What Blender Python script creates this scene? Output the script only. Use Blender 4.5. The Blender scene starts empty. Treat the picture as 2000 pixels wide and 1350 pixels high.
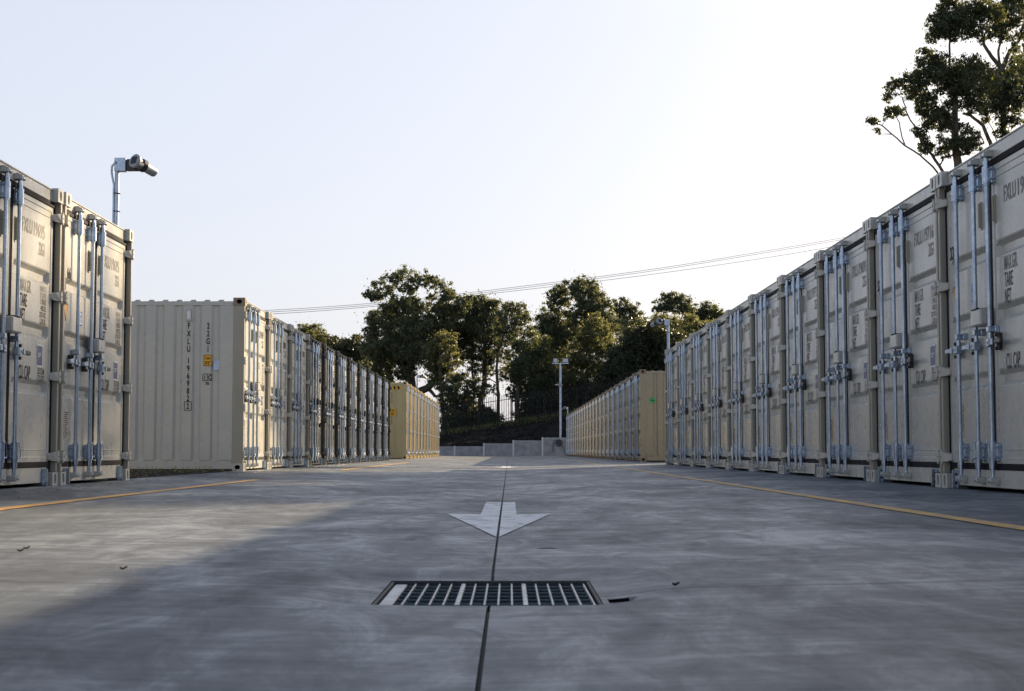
import bpy, bmesh, math, random
import numpy as np
from mathutils import Vector, Matrix

R = math.radians
scene = bpy.context.scene
COL = scene.collection

# ------------------------------------------------------------------ camera
F_PX, CX, CY = 3000.0, 1000.0, 675.0
PITCH = math.atan2(206.0, F_PX)
YAW = math.atan2(6.0, F_PX)
CAM_H = 0.30
cam_data = bpy.data.cameras.new('camera')
cam = bpy.data.objects.new('camera', cam_data)
COL.objects.link(cam)
cam.location = (0, 0, CAM_H)
cam.rotation_euler = (R(90) + PITCH, 0, -YAW)
cam_data.sensor_width = 36.0
cam_data.lens = 54.0
cam_data.clip_start = 0.05
cam_data.clip_end = 6000
cam_data.dof.use_dof = True
cam_data.dof.focus_distance = 22.0
cam_data.dof.aperture_fstop = 13.0
scene.camera = cam
_RM = cam.rotation_euler.to_matrix()


def at(px, py, Y):
    """World point at depth Y (metres along the yard) seen at photo pixel px,py."""
    d = _RM @ Vector(((px - CX) / F_PX, -(py - CY) / F_PX, -1.0))
    t = Y / d.y
    return Vector((d.x * t, Y, CAM_H + d.z * t))


# ------------------------------------------------------------------ sky and sun
SUN_AZ, SUN_EL = 40.0, 20.0          # azimuth measured from +Y towards +X
w = bpy.data.worlds.new('World')
scene.world = w
w.use_nodes = True
wn, wl = w.node_tree.nodes, w.node_tree.links
wn.clear()
wo = wn.new('ShaderNodeOutputWorld')
bg = wn.new('ShaderNodeBackground')
sky = wn.new('ShaderNodeTexSky')
sky.sky_type = 'NISHITA'
sky.sun_disc = False
sky.sun_elevation = R(SUN_EL)
sky.sun_rotation = R(SUN_AZ)
sky.air_density = 1.0
sky.dust_density = 3.0
sky.ozone_density = 1.5
hs = wn.new('ShaderNodeHueSaturation')
hs.inputs['Saturation'].default_value = 1.1
bg.inputs['Strength'].default_value = 0.076
wl.new(sky.outputs[0], hs.inputs['Color'])
veil = wn.new('ShaderNodeMix')          # thin high haze: an even pale veil over the clear sky
veil.data_type = 'RGBA'
wtc = wn.new('ShaderNodeTexCoord')
wsp = wn.new('ShaderNodeSeparateXYZ')
wl.new(wtc.outputs['Generated'], wsp.inputs[0])
wmr = wn.new('ShaderNodeMapRange')      # haze lies low and thins out overhead
for _i, _v in enumerate((0.27, 0.62, 0.76, 0.05)):
    wmr.inputs[1 + _i].default_value = _v
wl.new(wsp.outputs['Z'], wmr.inputs[0])
wl.new(wmr.outputs[0], veil.inputs[0])
veil.inputs[7].default_value = (5.15, 5.3, 6.0, 1)
wl.new(hs.outputs[0], veil.inputs[6])
wl.new(veil.outputs[2], bg.inputs['Color'])
wl.new(bg.outputs[0], wo.inputs['Surface'])

sd = bpy.data.lights.new('sun', 'SUN')
sun = bpy.data.objects.new('sun', sd)
COL.objects.link(sun)
sd.energy = 5.0
sd.angle = R(0.6)
sd.color = (1.0, 0.77, 0.50)
_to = Vector((math.sin(R(SUN_AZ)) * math.cos(R(SUN_EL)), math.cos(R(SUN_AZ)) * math.cos(R(SUN_EL)), math.sin(R(SUN_EL))))
sun.rotation_euler = _to.to_track_quat('Z', 'Y').to_euler()
sun.location = (30, 40, 40)

vs = scene.view_settings
vs.view_transform = 'Standard'
vs.look = 'None'
vs.gamma = 1.0
vs.exposure = 1.12
scene.cycles.max_bounces = 8
scene.cycles.transparent_max_bounces = 8
try:
    scene.cycles.use_denoising = True
except Exception:
    pass

# ------------------------------------------------------------------ materials


def new_mat(name):
    m = bpy.data.materials.new(name)
    m.use_nodes = True
    nt = m.node_tree
    return m, nt.nodes, nt.links, nt.nodes['Principled BSDF']


def ramp(n, pts):
    r = n.new('ShaderNodeValToRGB')
    e = r.color_ramp.elements
    while len(e) < len(pts):
        e.new(0.5)
    for i, (p, c) in enumerate(pts):
        e[i].position = p
        e[i].color = (c[0], c[1], c[2], 1) if not isinstance(c, (int, float)) else (c, c, c, 1)
    return r


def coords(n, l, scale=(1, 1, 1), kind='Object'):
    tc = n.new('ShaderNodeTexCoord')
    mp = n.new('ShaderNodeMapping')
    mp.inputs['Scale'].default_value = scale
    l.new(tc.outputs[kind], mp.inputs['Vector'])
    return mp.outputs[0]


def noise(n, l, vec, scale, detail=4, rough=0.55, dist=0.0):
    t = n.new('ShaderNodeTexNoise')
    t.inputs['Scale'].default_value = scale
    t.inputs['Detail'].default_value = detail
    t.inputs['Roughness'].default_value = rough
    t.inputs['Distortion'].default_value = dist
    if vec is not None:
        l.new(vec, t.inputs['Vector'])
    return t.outputs['Fac']


def mixc(n, l, fac, a, b, mode='MIX'):
    x = n.new('ShaderNodeMix')
    x.data_type = 'RGBA'
    x.blend_type = mode
    if isinstance(fac, (int, float)):
        x.inputs[0].default_value = fac
    else:
        l.new(fac, x.inputs[0])
    for s, v in ((6, a), (7, b)):
        if isinstance(v, tuple):
            x.inputs[s].default_value = (v[0], v[1], v[2], 1)
        else:
            l.new(v, x.inputs[s])
    return x.outputs[2]


def bump(n, l, h, strength, dist, p):
    b = n.new('ShaderNodeBump')
    b.inputs['Strength'].default_value = strength
    b.inputs['Distance'].default_value = dist
    l.new(h, b.inputs['Height'])
    l.new(b.outputs[0], p.inputs['Normal'])
    return b


def mat_simple(name, col, rough=0.5, metal=0.0, var=0.12, scale=6.0, bmp=0.0, spec=0.5):
    m, n, l, p = new_mat(name)
    v = coords(n, l)
    f = noise(n, l, v, scale, 5)
    c0 = tuple(max(0, c * (1 - var)) for c in col)
    c1 = tuple(min(1, c * (1 + var)) for c in col)
    r = ramp(n, [(0.3, c0), (0.7, c1)])
    l.new(f, r.inputs[0])
    l.new(r.outputs[0], p.inputs['Base Color'])
    p.inputs['Roughness'].default_value = rough
    p.inputs['Metallic'].default_value = metal
    p.inputs['Specular IOR Level'].default_value = spec
    if bmp:
        bump(n, l, noise(n, l, v, scale * 6, 3), bmp, 0.01, p)
    return m


def mat_paint(name, col, rough=0.36, rust=0.5, wav=0.09):
    """Container paint: slightly uneven sheet steel, runs of dirt and a little rust near the ground."""
    m, n, l, p = new_mat(name)
    v = coords(n, l)
    oi = n.new('ShaderNodeObjectInfo')
    add = n.new('ShaderNodeVectorMath')
    add.operation = 'ADD'
    cmb = n.new('ShaderNodeCombineXYZ')
    mul = n.new('ShaderNodeMath')
    mul.operation = 'MULTIPLY'
    mul.inputs[1].default_value = 37.0
    l.new(oi.outputs['Random'], mul.inputs[0])
    l.new(mul.outputs[0], cmb.inputs[0])
    l.new(mul.outputs[0], cmb.inputs[1])
    l.new(v, add.inputs[0])
    l.new(cmb.outputs[0], add.inputs[1])
    vv = add.outputs[0]
    big = noise(n, l, vv, 1.1, 4)
    r = ramp(n, [(0.3, tuple(c * 0.93 for c in col)), (0.7, tuple(min(1, c * 1.05) for c in col))])
    l.new(big, r.inputs[0])
    # vertical dirt runs
    mp = n.new('ShaderNodeMapping')
    mp.inputs['Scale'].default_value = (14, 14, 0.7)
    l.new(vv, mp.inputs['Vector'])
    runs = noise(n, l, mp.outputs[0], 1.0, 5, 0.6)
    rr = ramp(n, [(0.52, 0.0), (0.78, 0.22)])
    l.new(runs, rr.inputs[0])
    c1 = mixc(n, l, rr.outputs[0], r.outputs[0], tuple(c * 0.62 for c in (col[0] * 0.95, col[1] * 0.9, col[2] * 0.85)))
    # rust specks
    sp = noise(n, l, vv, 16.0, 6, 0.65)
    sr = ramp(n, [(0.69, 0.0), (0.75, rust)])
    l.new(sp, sr.inputs[0])
    c2 = mixc(n, l, sr.outputs[0], c1, (0.16, 0.07, 0.03))
    l.new(c2, p.inputs['Base Color'])
    rg = ramp(n, [(0.3, rough * 0.8), (0.7, min(1, rough * 1.35))])
    l.new(noise(n, l, vv, 4.0, 5), rg.inputs[0])
    l.new(rg.outputs[0], p.inputs['Roughness'])
    bump(n, l, noise(n, l, vv, 2.2, 2, 0.4), wav, 0.02, p)
    return m


def mat_galv():
    m, n, l, p = new_mat('galvanised_steel')
    v = coords(n, l)
    vo = n.new('ShaderNodeTexVoronoi')
    vo.inputs['Scale'].default_value = 60
    l.new(v, vo.inputs['Vector'])
    r = ramp(n, [(0.0, (0.33, 0.42, 0.54)), (1.0, (0.50, 0.58, 0.70))])
    l.new(vo.outputs['Color'], r.inputs[0])
    big = noise(n, l, v, 5, 5)
    rb = ramp(n, [(0.35, 0.0), (0.75, 0.5)])
    l.new(big, rb.inputs[0])
    l.new(mixc(n, l, rb.outputs[0], r.outputs[0], (0.20, 0.26, 0.34)), p.inputs['Base Color'])
    p.inputs['Metallic'].default_value = 0.97
    rg = ramp(n, [(0.3, 0.26), (0.7, 0.44)])
    l.new(big, rg.inputs[0])
    l.new(rg.outputs[0], p.inputs['Roughness'])
    return m


def mat_concrete():
    m, n, l, p = new_mat('broomed_concrete')
    v1 = coords(n, l, (1, 1, 1))
    streak = noise(n, l, coords(n, l, (1.6, 11.0, 1)), 1.0, 8, 0.66, 0.3)
    broom = noise(n, l, coords(n, l, (5.0, 60, 1)), 1.0, 5, 0.65, 0.15)
    patch = noise(n, l, coords(n, l, (1.1, 0.5, 1)), 1.0, 10, 0.64, 0.7)
    blot = noise(n, l, coords(n, l, (5.5, 2.0, 1)), 1.0, 9, 0.7, 0.9)
    cloudy = noise(n, l, coords(n, l, (0.35, 0.16, 1)), 1.0, 4, 0.55)
    fine = noise(n, l, v1, 150, 4, 0.75)
    pits = noise(n, l, v1, 42, 5, 0.7)
    r1 = ramp(n, [(0.38, (0.038, 0.046, 0.055)), (0.50, (0.100, 0.115, 0.130)), (0.60, (0.265, 0.285, 0.302))])

    def wsum(pairs):
        acc = None
        for s_, w_ in pairs:
            q = n.new('ShaderNodeMath')
            q.operation = 'MULTIPLY_ADD'
            q.inputs[1].default_value = w_
            q.inputs[2].default_value = 0.0
            l.new(s_, q.inputs[0])
            if acc is not None:
                l.new(acc, q.inputs[2])
            acc = q.outputs[0]
        return acc
    mixf = wsum(((streak, .20), (patch, .45), (blot, .35)))
    l.new(mixf, r1.inputs[0])
    c = mixc(n, l, 0.4, r1.outputs[0], cloudy, 'OVERLAY')
    c = mixc(n, l, 0.35, c, broom, 'OVERLAY')
    c = mixc(n, l, 0.55, c, fine, 'OVERLAY')
    pr_ = ramp(n, [(0.60, 0.0), (0.72, 0.55)])
    l.new(pits, pr_.inputs[0])
    c = mixc(n, l, pr_.outputs[0], c, (0.035, 0.037, 0.040))
    # dark oily spots and tyre dirt
    st = noise(n, l, coords(n, l, (2.2, 1.0, 1)), 1.6, 9, 0.72, 0.8)
    sr = ramp(n, [(0.58, 0.0), (0.76, 0.55)])
    l.new(st, sr.inputs[0])
    c = mixc(n, l, sr.outputs[0], c, (0.040, 0.043, 0.047))
    l.new(c, p.inputs['Base Color'])
    rg = ramp(n, [(0.40, 0.64), (0.60, 0.40)])
    l.new(mixf, rg.inputs[0])
    l.new(rg.outputs[0], p.inputs['Roughness'])
    p.inputs['Specular IOR Level'].default_value = 0.45
    ad = n.new('ShaderNodeMath'); ad.operation = 'ADD'
    l.new(broom, ad.inputs[0]); l.new(fine, ad.inputs[1])
    bump(n, l, ad.outputs[0], 0.22, 0.004, p)
    return m


def mat_line(name, col):
    m, n, l, p = new_mat(name)
    v = coords(n, l)
    f = noise(n, l, coords(n, l, (7, 4, 1)), 1.0, 9, 0.74, 0.5)
    r = ramp(n, [(0.40, 0.75), (0.47, 0.22), (0.60, 0.0)])
    l.new(f, r.inputs[0])
    l.new(mixc(n, l, r.outputs[0], col, (0.19, 0.20, 0.21)), p.inputs['Base Color'])
    p.inputs['Roughness'].default_value = 0.55
    bump(n, l, noise(n, l, v, 150, 2), 0.2, 0.003, p)
    return m


def mat_leaf(name, dark, light, trans=0.30, tint=(0.24, 0.26, 0.05)):
    m, n, l, p = new_mat(name)
    geo = n.new('ShaderNodeNewGeometry')
    r = ramp(n, [(0.0, dark), (0.7, tuple((a + b) / 2 for a, b in zip(dark, light))), (1.0, light)])
    l.new(geo.outputs['Random Per Island'], r.inputs[0])
    l.new(r.outputs[0], p.inputs['Base Color'])
    p.inputs['Roughness'].default_value = 0.48
    tr = n.new('ShaderNodeBsdfTranslucent')
    tr.inputs['Color'].default_value = (*tint, 1)
    ms = n.new('ShaderNodeMixShader')
    ms.inputs[0].default_value = trans
    l.new(p.outputs[0], ms.inputs[1])
    l.new(tr.outputs[0], ms.inputs[2])
    l.new(ms.outputs[0], n['Material Output'].inputs['Surface'])
    return m


def mat_bark(name, a, b):
    m, n, l, p = new_mat(name)
    f = noise(n, l, coords(n, l, (6, 6, 1.2)), 1.5, 6, 0.65)
    r = ramp(n, [(0.3, a), (0.7, b)])
    l.new(f, r.inputs[0])
    l.new(r.outputs[0], p.inputs['Base Color'])
    p.inputs['Roughness'].default_value = 0.85
    bump(n, l, f, 0.5, 0.02, p)
    return m


def mat_plate():
    m, n, l, p = new_mat('stamped_plate')
    v = coords(n, l, (40, 1, 70))
    f = noise(n, l, v, 1.0, 4)
    r = ramp(n, [(0.42, (0.10, 0.09, 0.08)), (0.52, (0.55, 0.50, 0.44))])
    l.new(f, r.inputs[0])
    l.new(r.outputs[0], p.inputs['Base Color'])
    p.inputs['Metallic'].default_value = 0.8
    p.inputs['Roughness'].default_value = 0.28
    return m


def mat_bank(name, a, b, sc):
    m, n, l, p = new_mat(name)
    v = coords(n, l)
    f = noise(n, l, v, sc, 8, 0.7)
    g = noise(n, l, v, sc * 0.1, 4)
    r = ramp(n, [(0.3, a), (0.7, b)])
    l.new(f, r.inputs[0])
    l.new(mixc(n, l, 0.4, r.outputs[0], g, 'OVERLAY'), p.inputs['Base Color'])
    p.inputs['Roughness'].default_value = 0.95
    p.inputs['Specular IOR Level'].default_value = 0.1
    bump(n, l, f, 1.0, 0.12, p)
    return m


M = {}
M['beige'] = mat_paint('beige_container_paint', (0.465, 0.464, 0.425), 0.27)
M['tan'] = mat_paint('tan_container_paint', (0.31, 0.262, 0.18), 0.24)
M['yellow'] = mat_paint('yellow_container_paint', (0.55, 0.43, 0.21))
M['dark'] = mat_paint('charcoal_container_paint', (0.018, 0.024, 0.030), 0.22, 0.2, 0.08)
for _n in M['dark'].node_tree.nodes:
    if _n.type == 'BSDF_PRINCIPLED':
        _n.inputs['Specular IOR Level'].default_value = 0.55
M['worn'] = mat_paint('worn_hinge_paint', (0.50, 0.48, 0.42), 0.45, 0.9)
M['dark_door'] = mat_paint('sheened_charcoal_paint', (0.022, 0.028, 0.034), 0.24, 0.2, 0.08)  # paler tone and cream sheen imitate the doors' grazing reflections
for _n in M['dark_door'].node_tree.nodes:
    if _n.type == 'BSDF_PRINCIPLED':
        _n.inputs['Specular IOR Level'].default_value = 0.55
        _n.inputs['Sheen Weight'].default_value = 0.1
        _n.inputs['Sheen Roughness'].default_value = 0.32
        _n.inputs['Sheen Tint'].default_value = (1.0, 0.95, 0.86, 1)
M['rusty'] = mat_paint('rusty_casting_paint', (0.27, 0.20, 0.13), 0.6, 0.95)
M['olive'] = mat_paint('olive_grey_paint', (0.34, 0.32, 0.25), 0.45, 0.7)
M['galv'] = mat_galv()
M['rubber'] = mat_simple('black_rubber', (0.010, 0.011, 0.015), 0.75, 0, 0.3, spec=0.15)
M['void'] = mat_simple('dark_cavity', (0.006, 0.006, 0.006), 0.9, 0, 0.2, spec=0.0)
M['grip'] = mat_simple('black_plastic', (0.025, 0.024, 0.024), 0.38)
M['ink'] = mat_simple('black_stencil_ink', (0.016, 0.016, 0.018), 0.7, 0, 0.3, 30, spec=0.12)
M['greyink'] = mat_simple('glare_greyed_ink', (0.13, 0.125, 0.11), 0.5, 0, 0.3, 30)  # worn black lettering, greyed for the reflections that wash it out
M['faint'] = mat_simple('glare_dulled_ink', (0.055, 0.058, 0.065), 0.6, 0, 0.4, 30, spec=0.3)  # black lettering of the right row, dulled to imitate reflections over it
M['post'] = mat_paint('shade_toned_frame_paint', (0.33, 0.31, 0.25), 0.4, 0.8)  # posts darker than the doors, partly to stand for recess shade
M['blue'] = mat_simple('dark_blue_vinyl', (0.012, 0.030, 0.16), 0.35, 0, 0.15)
M['sky_blue'] = mat_simple('blue_vinyl', (0.03, 0.16, 0.52), 0.35, 0, 0.15)
M['white'] = mat_simple('white_vinyl', (0.74, 0.75, 0.76), 0.4, 0, 0.05)
M['pale_blue'] = mat_simple('pale_blue_paper', (0.48, 0.56, 0.72), 0.5, 0, 0.25)
M['orange'] = mat_simple('orange_vinyl', (0.72, 0.34, 0.07), 0.4, 0, 0.12)
M['amber'] = mat_simple('amber_vinyl', (0.80, 0.42, 0.02), 0.4, 0, 0.08)
M['green'] = mat_simple('green_vinyl', (0.01, 0.36, 0.10), 0.4, 0, 0.2)
M['plate'] = mat_plate()
M['concrete'] = mat_concrete()
M['line_yellow'] = mat_line('yellow_road_paint', (0.80, 0.42, 0.06))
M['line_white'] = mat_line('white_road_paint', (0.78, 0.79, 0.80))
M['joint'] = mat_simple('joint_sealant', (0.018, 0.018, 0.018), 0.7)
M['iron'] = mat_simple('cast_iron', (0.06, 0.085, 0.10), 0.45, 0.4, 0.3, 20, 0.2)
M['iron_frame'] = mat_simple('grate_frame_iron', (0.03, 0.034, 0.038), 0.6, 0.2, 0.4, 20, 0.3)
M['iron_worn'] = mat_simple('worn_grate_steel', (0.40, 0.41, 0.42), 0.35, 0.6, 0.35, 25, 0.2)
M['cam_white'] = mat_simple('shade_toned_camera_housing', (0.26, 0.29, 0.34), 0.35, 0, 0.05)  # white housing toned blue-grey to stand for its backlit shade
M['cam_black'] = mat_simple('black_camera_glass', (0.008, 0.008, 0.010), 0.12)
M['lamp_glass'] = mat_simple('floodlight_glass', (0.55, 0.57, 0.60), 0.2, 0, 0.06)
M['sleeper'] = mat_simple('grey_concrete_sleeper', (0.30, 0.315, 0.33), 0.8, 0, 0.25, 2.5, 0.4)
M['sleeper_post'] = mat_simple('galvanised_post', (0.62, 0.63, 0.65), 0.5, 0.3, 0.08)
M['fence'] = mat_simple('black_fence_steel', (0.010, 0.011, 0.012), 0.6, 0.0, 0.2, spec=0.3)
M['wire'] = mat_simple('aluminium_wire', (0.06, 0.06, 0.065), 0.6, 0.2)
M['reel'] = mat_simple('brown_drum', (0.18, 0.12, 0.09), 0.6)
M['hose'] = mat_simple('dark_hose', (0.02, 0.025, 0.05), 0.5)
M['gravel'] = mat_bank('dark_gravel', (0.05, 0.048, 0.044), (0.16, 0.15, 0.135), 30)
M['bank'] = mat_bank('shaded_mulch_bank', (0.007, 0.0072, 0.0068), (0.028, 0.027, 0.024), 3.5)  # dark mulch, blackened further in place of the trees' shade
M['hill'] = mat_bank('hazy_hill_scrub', (0.07, 0.11, 0.13), (0.11, 0.15, 0.16), 0.05)  # bluish distance haze put into the scrub colour
M['leaf_a'] = mat_leaf('eucalypt_leaf', (0.046, 0.062, 0.036), (0.135, 0.150, 0.082), 0.36, (0.25, 0.27, 0.10))
M['leaf_b'] = mat_leaf('yellowish_leaf', (0.060, 0.075, 0.038), (0.155, 0.165, 0.080), 0.42, (0.31, 0.31, 0.10))
M['leaf_c'] = mat_leaf('dark_bush_leaf', (0.016, 0.024, 0.014), (0.035, 0.048, 0.022), 0.15)
M['leaf_d'] = mat_leaf('gum_leaf', (0.030, 0.044, 0.028), (0.075, 0.095, 0.052), 0.28)
M['grass'] = mat_leaf('grass_blade', (0.05, 0.07, 0.02), (0.13, 0.14, 0.05), 0.3)
M['bark'] = mat_bark('gum_bark', (0.045, 0.036, 0.030), (0.15, 0.125, 0.105))
M['bark_pale'] = mat_bark('pale_gum_bark', (0.10, 0.085, 0.075), (0.26, 0.225, 0.20))
M['dead_leaf'] = mat_simple('dry_leaf', (0.07, 0.045, 0.028), 0.7, 0, 0.4, 40)

# ------------------------------------------------------------------ mesh helpers


class MB:
    """Collects faces (with a material key each) and links them as ONE mesh object."""

    def __init__(self):
        self.v, self.f, self.m, self.s = [], [], [], []

    def add(self, vs_, fs_, mat=0, smooth=False):
        b = len(self.v)
        self.v += [tuple(p) for p in vs_]
        for f in fs_:
            self.f.append([b + i for i in f])
            self.m.append(mat)
            self.s.append(smooth)

    def box(self, x0, x1, y0, y1, z0, z1, mat=0, ch=0.0):
        if ch <= 0:
            vv = [(x, y, z) for z in (z0, z1) for y in (y0, y1) for x in (x0, x1)]
            ff = [(0, 2, 3, 1), (4, 5, 7, 6), (0, 1, 5, 4), (2, 6, 7, 3), (0, 4, 6, 2), (1, 3, 7, 5)]
            self.add(vv, ff, mat)
            return
        bm = bmesh.new()
        bmesh.ops.create_cube(bm, size=1.0)
        for q in bm.verts:
            q.co = Vector(((x0 + x1) / 2 + q.co.x * (x1 - x0), (y0 + y1) / 2 + q.co.y * (y1 - y0), (z0 + z1) / 2 + q.co.z * (z1 - z0)))
        bmesh.ops.bevel(bm, geom=bm.edges[:], offset=ch, segments=1, affect='EDGES', profile=0.5)
        bm.verts.index_update()
        self.add([q.co[:] for q in bm.verts], [[q.index for q in f.verts] for f in bm.faces], mat)
        bm.free()

    def tube(self, pts, rad, mat=0, n=10, cap=True):
        pts = [Vector(p) for p in pts]
        if isinstance(rad, (int, float)):
            rad = [rad] * len(pts)
        rings, up = [], None
        for i, p in enumerate(pts):
            d = (pts[min(i + 1, len(pts) - 1)] - pts[max(i - 1, 0)])
            if d.length < 1e-9:
                d = Vector((0, 0, 1))
            d.normalize()
            if up is None:
                up = Vector((1, 0, 0)) if abs(d.x) < 0.9 else Vector((0, 1, 0))
            a = d.cross(up)
            if a.length < 1e-6:
                a = d.orthogonal()
            a.normalize()
            b = d.cross(a)
            up = -b if False else up
            rings.append([p + (a * math.cos(2 * math.pi * k / n) + b * math.sin(2 * math.pi * k / n)) * rad[i] for k in range(n)])
        vv = [q for r in rings for q in r]
        ff = []
        for i in range(len(rings) - 1):
            for k in range(n):
                k2 = (k + 1) % n
                ff.append((i * n + k, i * n + k2, (i + 1) * n + k2, (i + 1) * n + k))
        self.add(vv, ff, mat, True)
        if cap:
            self.add(rings[0], [tuple(range(n))], mat)
            self.add(rings[-1], [tuple(reversed(range(n)))], mat)

    def poly(self, pts, mat=0):
        self.add(pts, [tuple(range(len(pts)))], mat)

    def prism(self, pts, off, mat=0):
        n = len(pts)
        off = Vector(off)
        vv = [Vector(p) for p in pts] + [Vector(p) + off for p in pts]
        ff = [tuple(range(n)), tuple(reversed(range(n, 2 * n)))]
        for i in range(n):
            j = (i + 1) % n
            ff.append((j, i, n + i, n + j))
        self.add(vv, ff, mat)

    def holed(self, o, ux, uy, wd, ht, rx, ry, depth, mat=0, dark=1, n=20):
        """Rectangular plate with an oval hole sunk into it; normal = ux x uy."""
        o, ux, uy = Vector(o), Vector(ux), Vector(uy)
        nn = ux.cross(uy)
        c = o + ux * wd / 2 + uy * ht / 2
        outer, inner, back = [], [], []
        for k in range(n):
            t = 2 * math.pi * (k + 0.5) / n
            cx, cy = math.cos(t), math.sin(t)
            s = min((wd / 2) / max(abs(cx), 1e-6), (ht / 2) / max(abs(cy), 1e-6))
            outer.append(c + ux * cx * s + uy * cy * s)
            ee = 0.75
            px = math.copysign(abs(cx) ** ee, cx) * rx
            py = math.copysign(abs(cy) ** ee, cy) * ry
            inner.append(c + ux * px + uy * py)
            back.append(c + ux * px + uy * py - nn * depth)
        # corners
        vv = outer + inner + back
        ff, fd = [], []
        for k in range(n):
            k2 = (k + 1) % n
            ff.append((k, k2, n + k2, n + k))
            ff.append((n + k, n + k2, 2 * n + k2, 2 * n + k))
        self.add(vv, ff, mat)
        self.add(back, [tuple(range(n))], dark)
        for sx, sy in ((1, 1), (-1, 1), (-1, -1), (1, -1)):
            cp = c + ux * sx * wd / 2 + uy * sy * ht / 2
            near = sorted(outer, key=lambda q: (q - cp).length)[:2]
            tri = [cp, near[0], near[1]]
            if (tri[1] - tri[0]).cross(tri[2] - tri[0]).dot(nn) < 0:
                tri = [tri[0], tri[2], tri[1]]
            self.add(tri, [(0, 1, 2)], mat)

    def mesh(self, name, mats):
        me = bpy.data.meshes.new(name)
        me.from_pydata(self.v, [], self.f)
        for k in mats:
            me.materials.append(M[k] if isinstance(k, str) else k)
        me.polygons.foreach_set('material_index', self.m)
        me.polygons.foreach_set('use_smooth', self.s)
        me.update()
        return me

    def build(self, name, mats, parent=None):
        return link(name, self.mesh(name, mats if isinstance(mats, (list, tuple)) else [mats]), parent)


def link(name, data, parent=None):
    o = bpy.data.objects.new(name, data)
    COL.objects.link(o)
    if parent is not None:
        o.parent = parent
    return o


def empty(name, loc=(0, 0, 0), rz=0.0):
    o = bpy.data.objects.new(name, None)
    COL.objects.link(o)
    o.location = loc
    o.rotation_euler = (0, 0, rz)
    o.empty_display_size = 0.3
    return o


def tag(o, label=None, cat=None, group=None, kind=None):
    if label:
        o['label'] = label
    if cat:
        o['category'] = cat
    if group:
        o['group'] = group
    if kind:
        o['kind'] = kind
    return o


def kids(o):
    return list(o.children)


def copy_tree(o, parent=None):
    c = o.copy()
    COL.objects.link(c)
    c.parent = parent
    for ch in kids(o):
        copy_tree(ch, c)
    return c


# ------------------------------------------------------------------ lettering
_txt_cache = {}


def text_polys(s, bold=0.0):
    """Flat triangles of a word, cap height 1, starting at x=0."""
    key = (s, bold)
    if key in _txt_cache:
        return _txt_cache[key]
    cu = bpy.data.curves.new('lettering_source', 'FONT')
    cu.body = s
    cu.size = 1.0
    cu.offset = bold
    cu.resolution_u = 3
    ob = bpy.data.objects.new('lettering_source', cu)
    COL.objects.link(ob)
    dg = bpy.context.evaluated_depsgraph_get()
    me = bpy.data.meshes.new_from_object(ob.evaluated_get(dg))
    vv = np.array([q.co[:] for q in me.vertices]) if len(me.vertices) else np.zeros((0, 3))
    ff = [tuple(f.vertices) for f in me.polygons]
    bpy.data.objects.remove(ob)
    bpy.data.curves.remove(cu)
    bpy.data.meshes.remove(me)
    if len(vv):
        vv[:, 0] -= vv[:, 0].min()
        vv[:, :2] /= 0.70
    _txt_cache[key] = (vv, ff)
    return vv, ff


def put_text(mb, s, x, z, h, wscale, y, align='L', mat=0, bold=0.012, axis='x', sign=1, fit=None):
    """Stencil a word on an upright plane. axis x: plane y=const; axis y: plane x=const (x,y swapped)."""
    vv, ff = text_polys(s, bold)
    if not len(vv):
        return
    wd = vv[:, 0].max() * h * wscale
    if fit:
        wscale *= fit / wd
        wd = fit
    x0 = x if align == 'L' else (x - sign * wd if align == 'R' else x - sign * wd / 2)
    pts = []
    for p in vv:
        a, b = x0 + sign * p[0] * h * wscale, z + p[1] * h
        pts.append((a, y, b) if axis == 'x' else (y, a, b))
    mb.add(pts, ff, mat)


def arc(cx, cy, rx, ry, a0, a1, n=16):
    return [(cx + rx * math.cos(R(a0 + (a1 - a0) * i / n)), cy + ry * math.sin(R(a0 + (a1 - a0) * i / n))) for i in range(n + 1)]


DIGIT = {
    '0': [arc(.3, .5, .21, .46, 90, 450, 28)],
    '1': [[(.3, .0), (.3, .98)], [(.12, .02), (.48, .02)], [(.14, .86), (.3, .97)]],
    '2': [arc(.3, .72, .2, .25, 175, -35, 16) + [(.1, .06)], [(.1, .05), (.52, .05), (.54, .2)]],
    '3': [arc(.28, .74, .2, .23, 165, -80, 16), arc(.28, .27, .23, .25, 85, -165, 18)],
    '4': [[(.42, .0), (.42, .98)], [(.42, .96), (.06, .3)], [(.06, .28), (.58, .28)]],
    '5': [[(.5, .95), (.14, .95), (.12, .55)], arc(.28, .32, .23, .3, 130, -165, 18)],
    '6': [arc(.3, .3, .2, .28, 90, 450, 24), arc(.52, .4, .42, .56, 105, 190, 12)],
    '7': [[(.1, .8), (.1, .95), (.54, .95)], [(.54, .94), (.26, .0)]],
    '8': [arc(.3, .74, .18, .23, 90, 450, 22), arc(.3, .27, .22, .26, 90, 450, 24)],
    '9': [arc(.3, .7, .2, .28, 90, 450, 24), arc(.08, .6, .42, .56, -75, 10, 12)],
}


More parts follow.
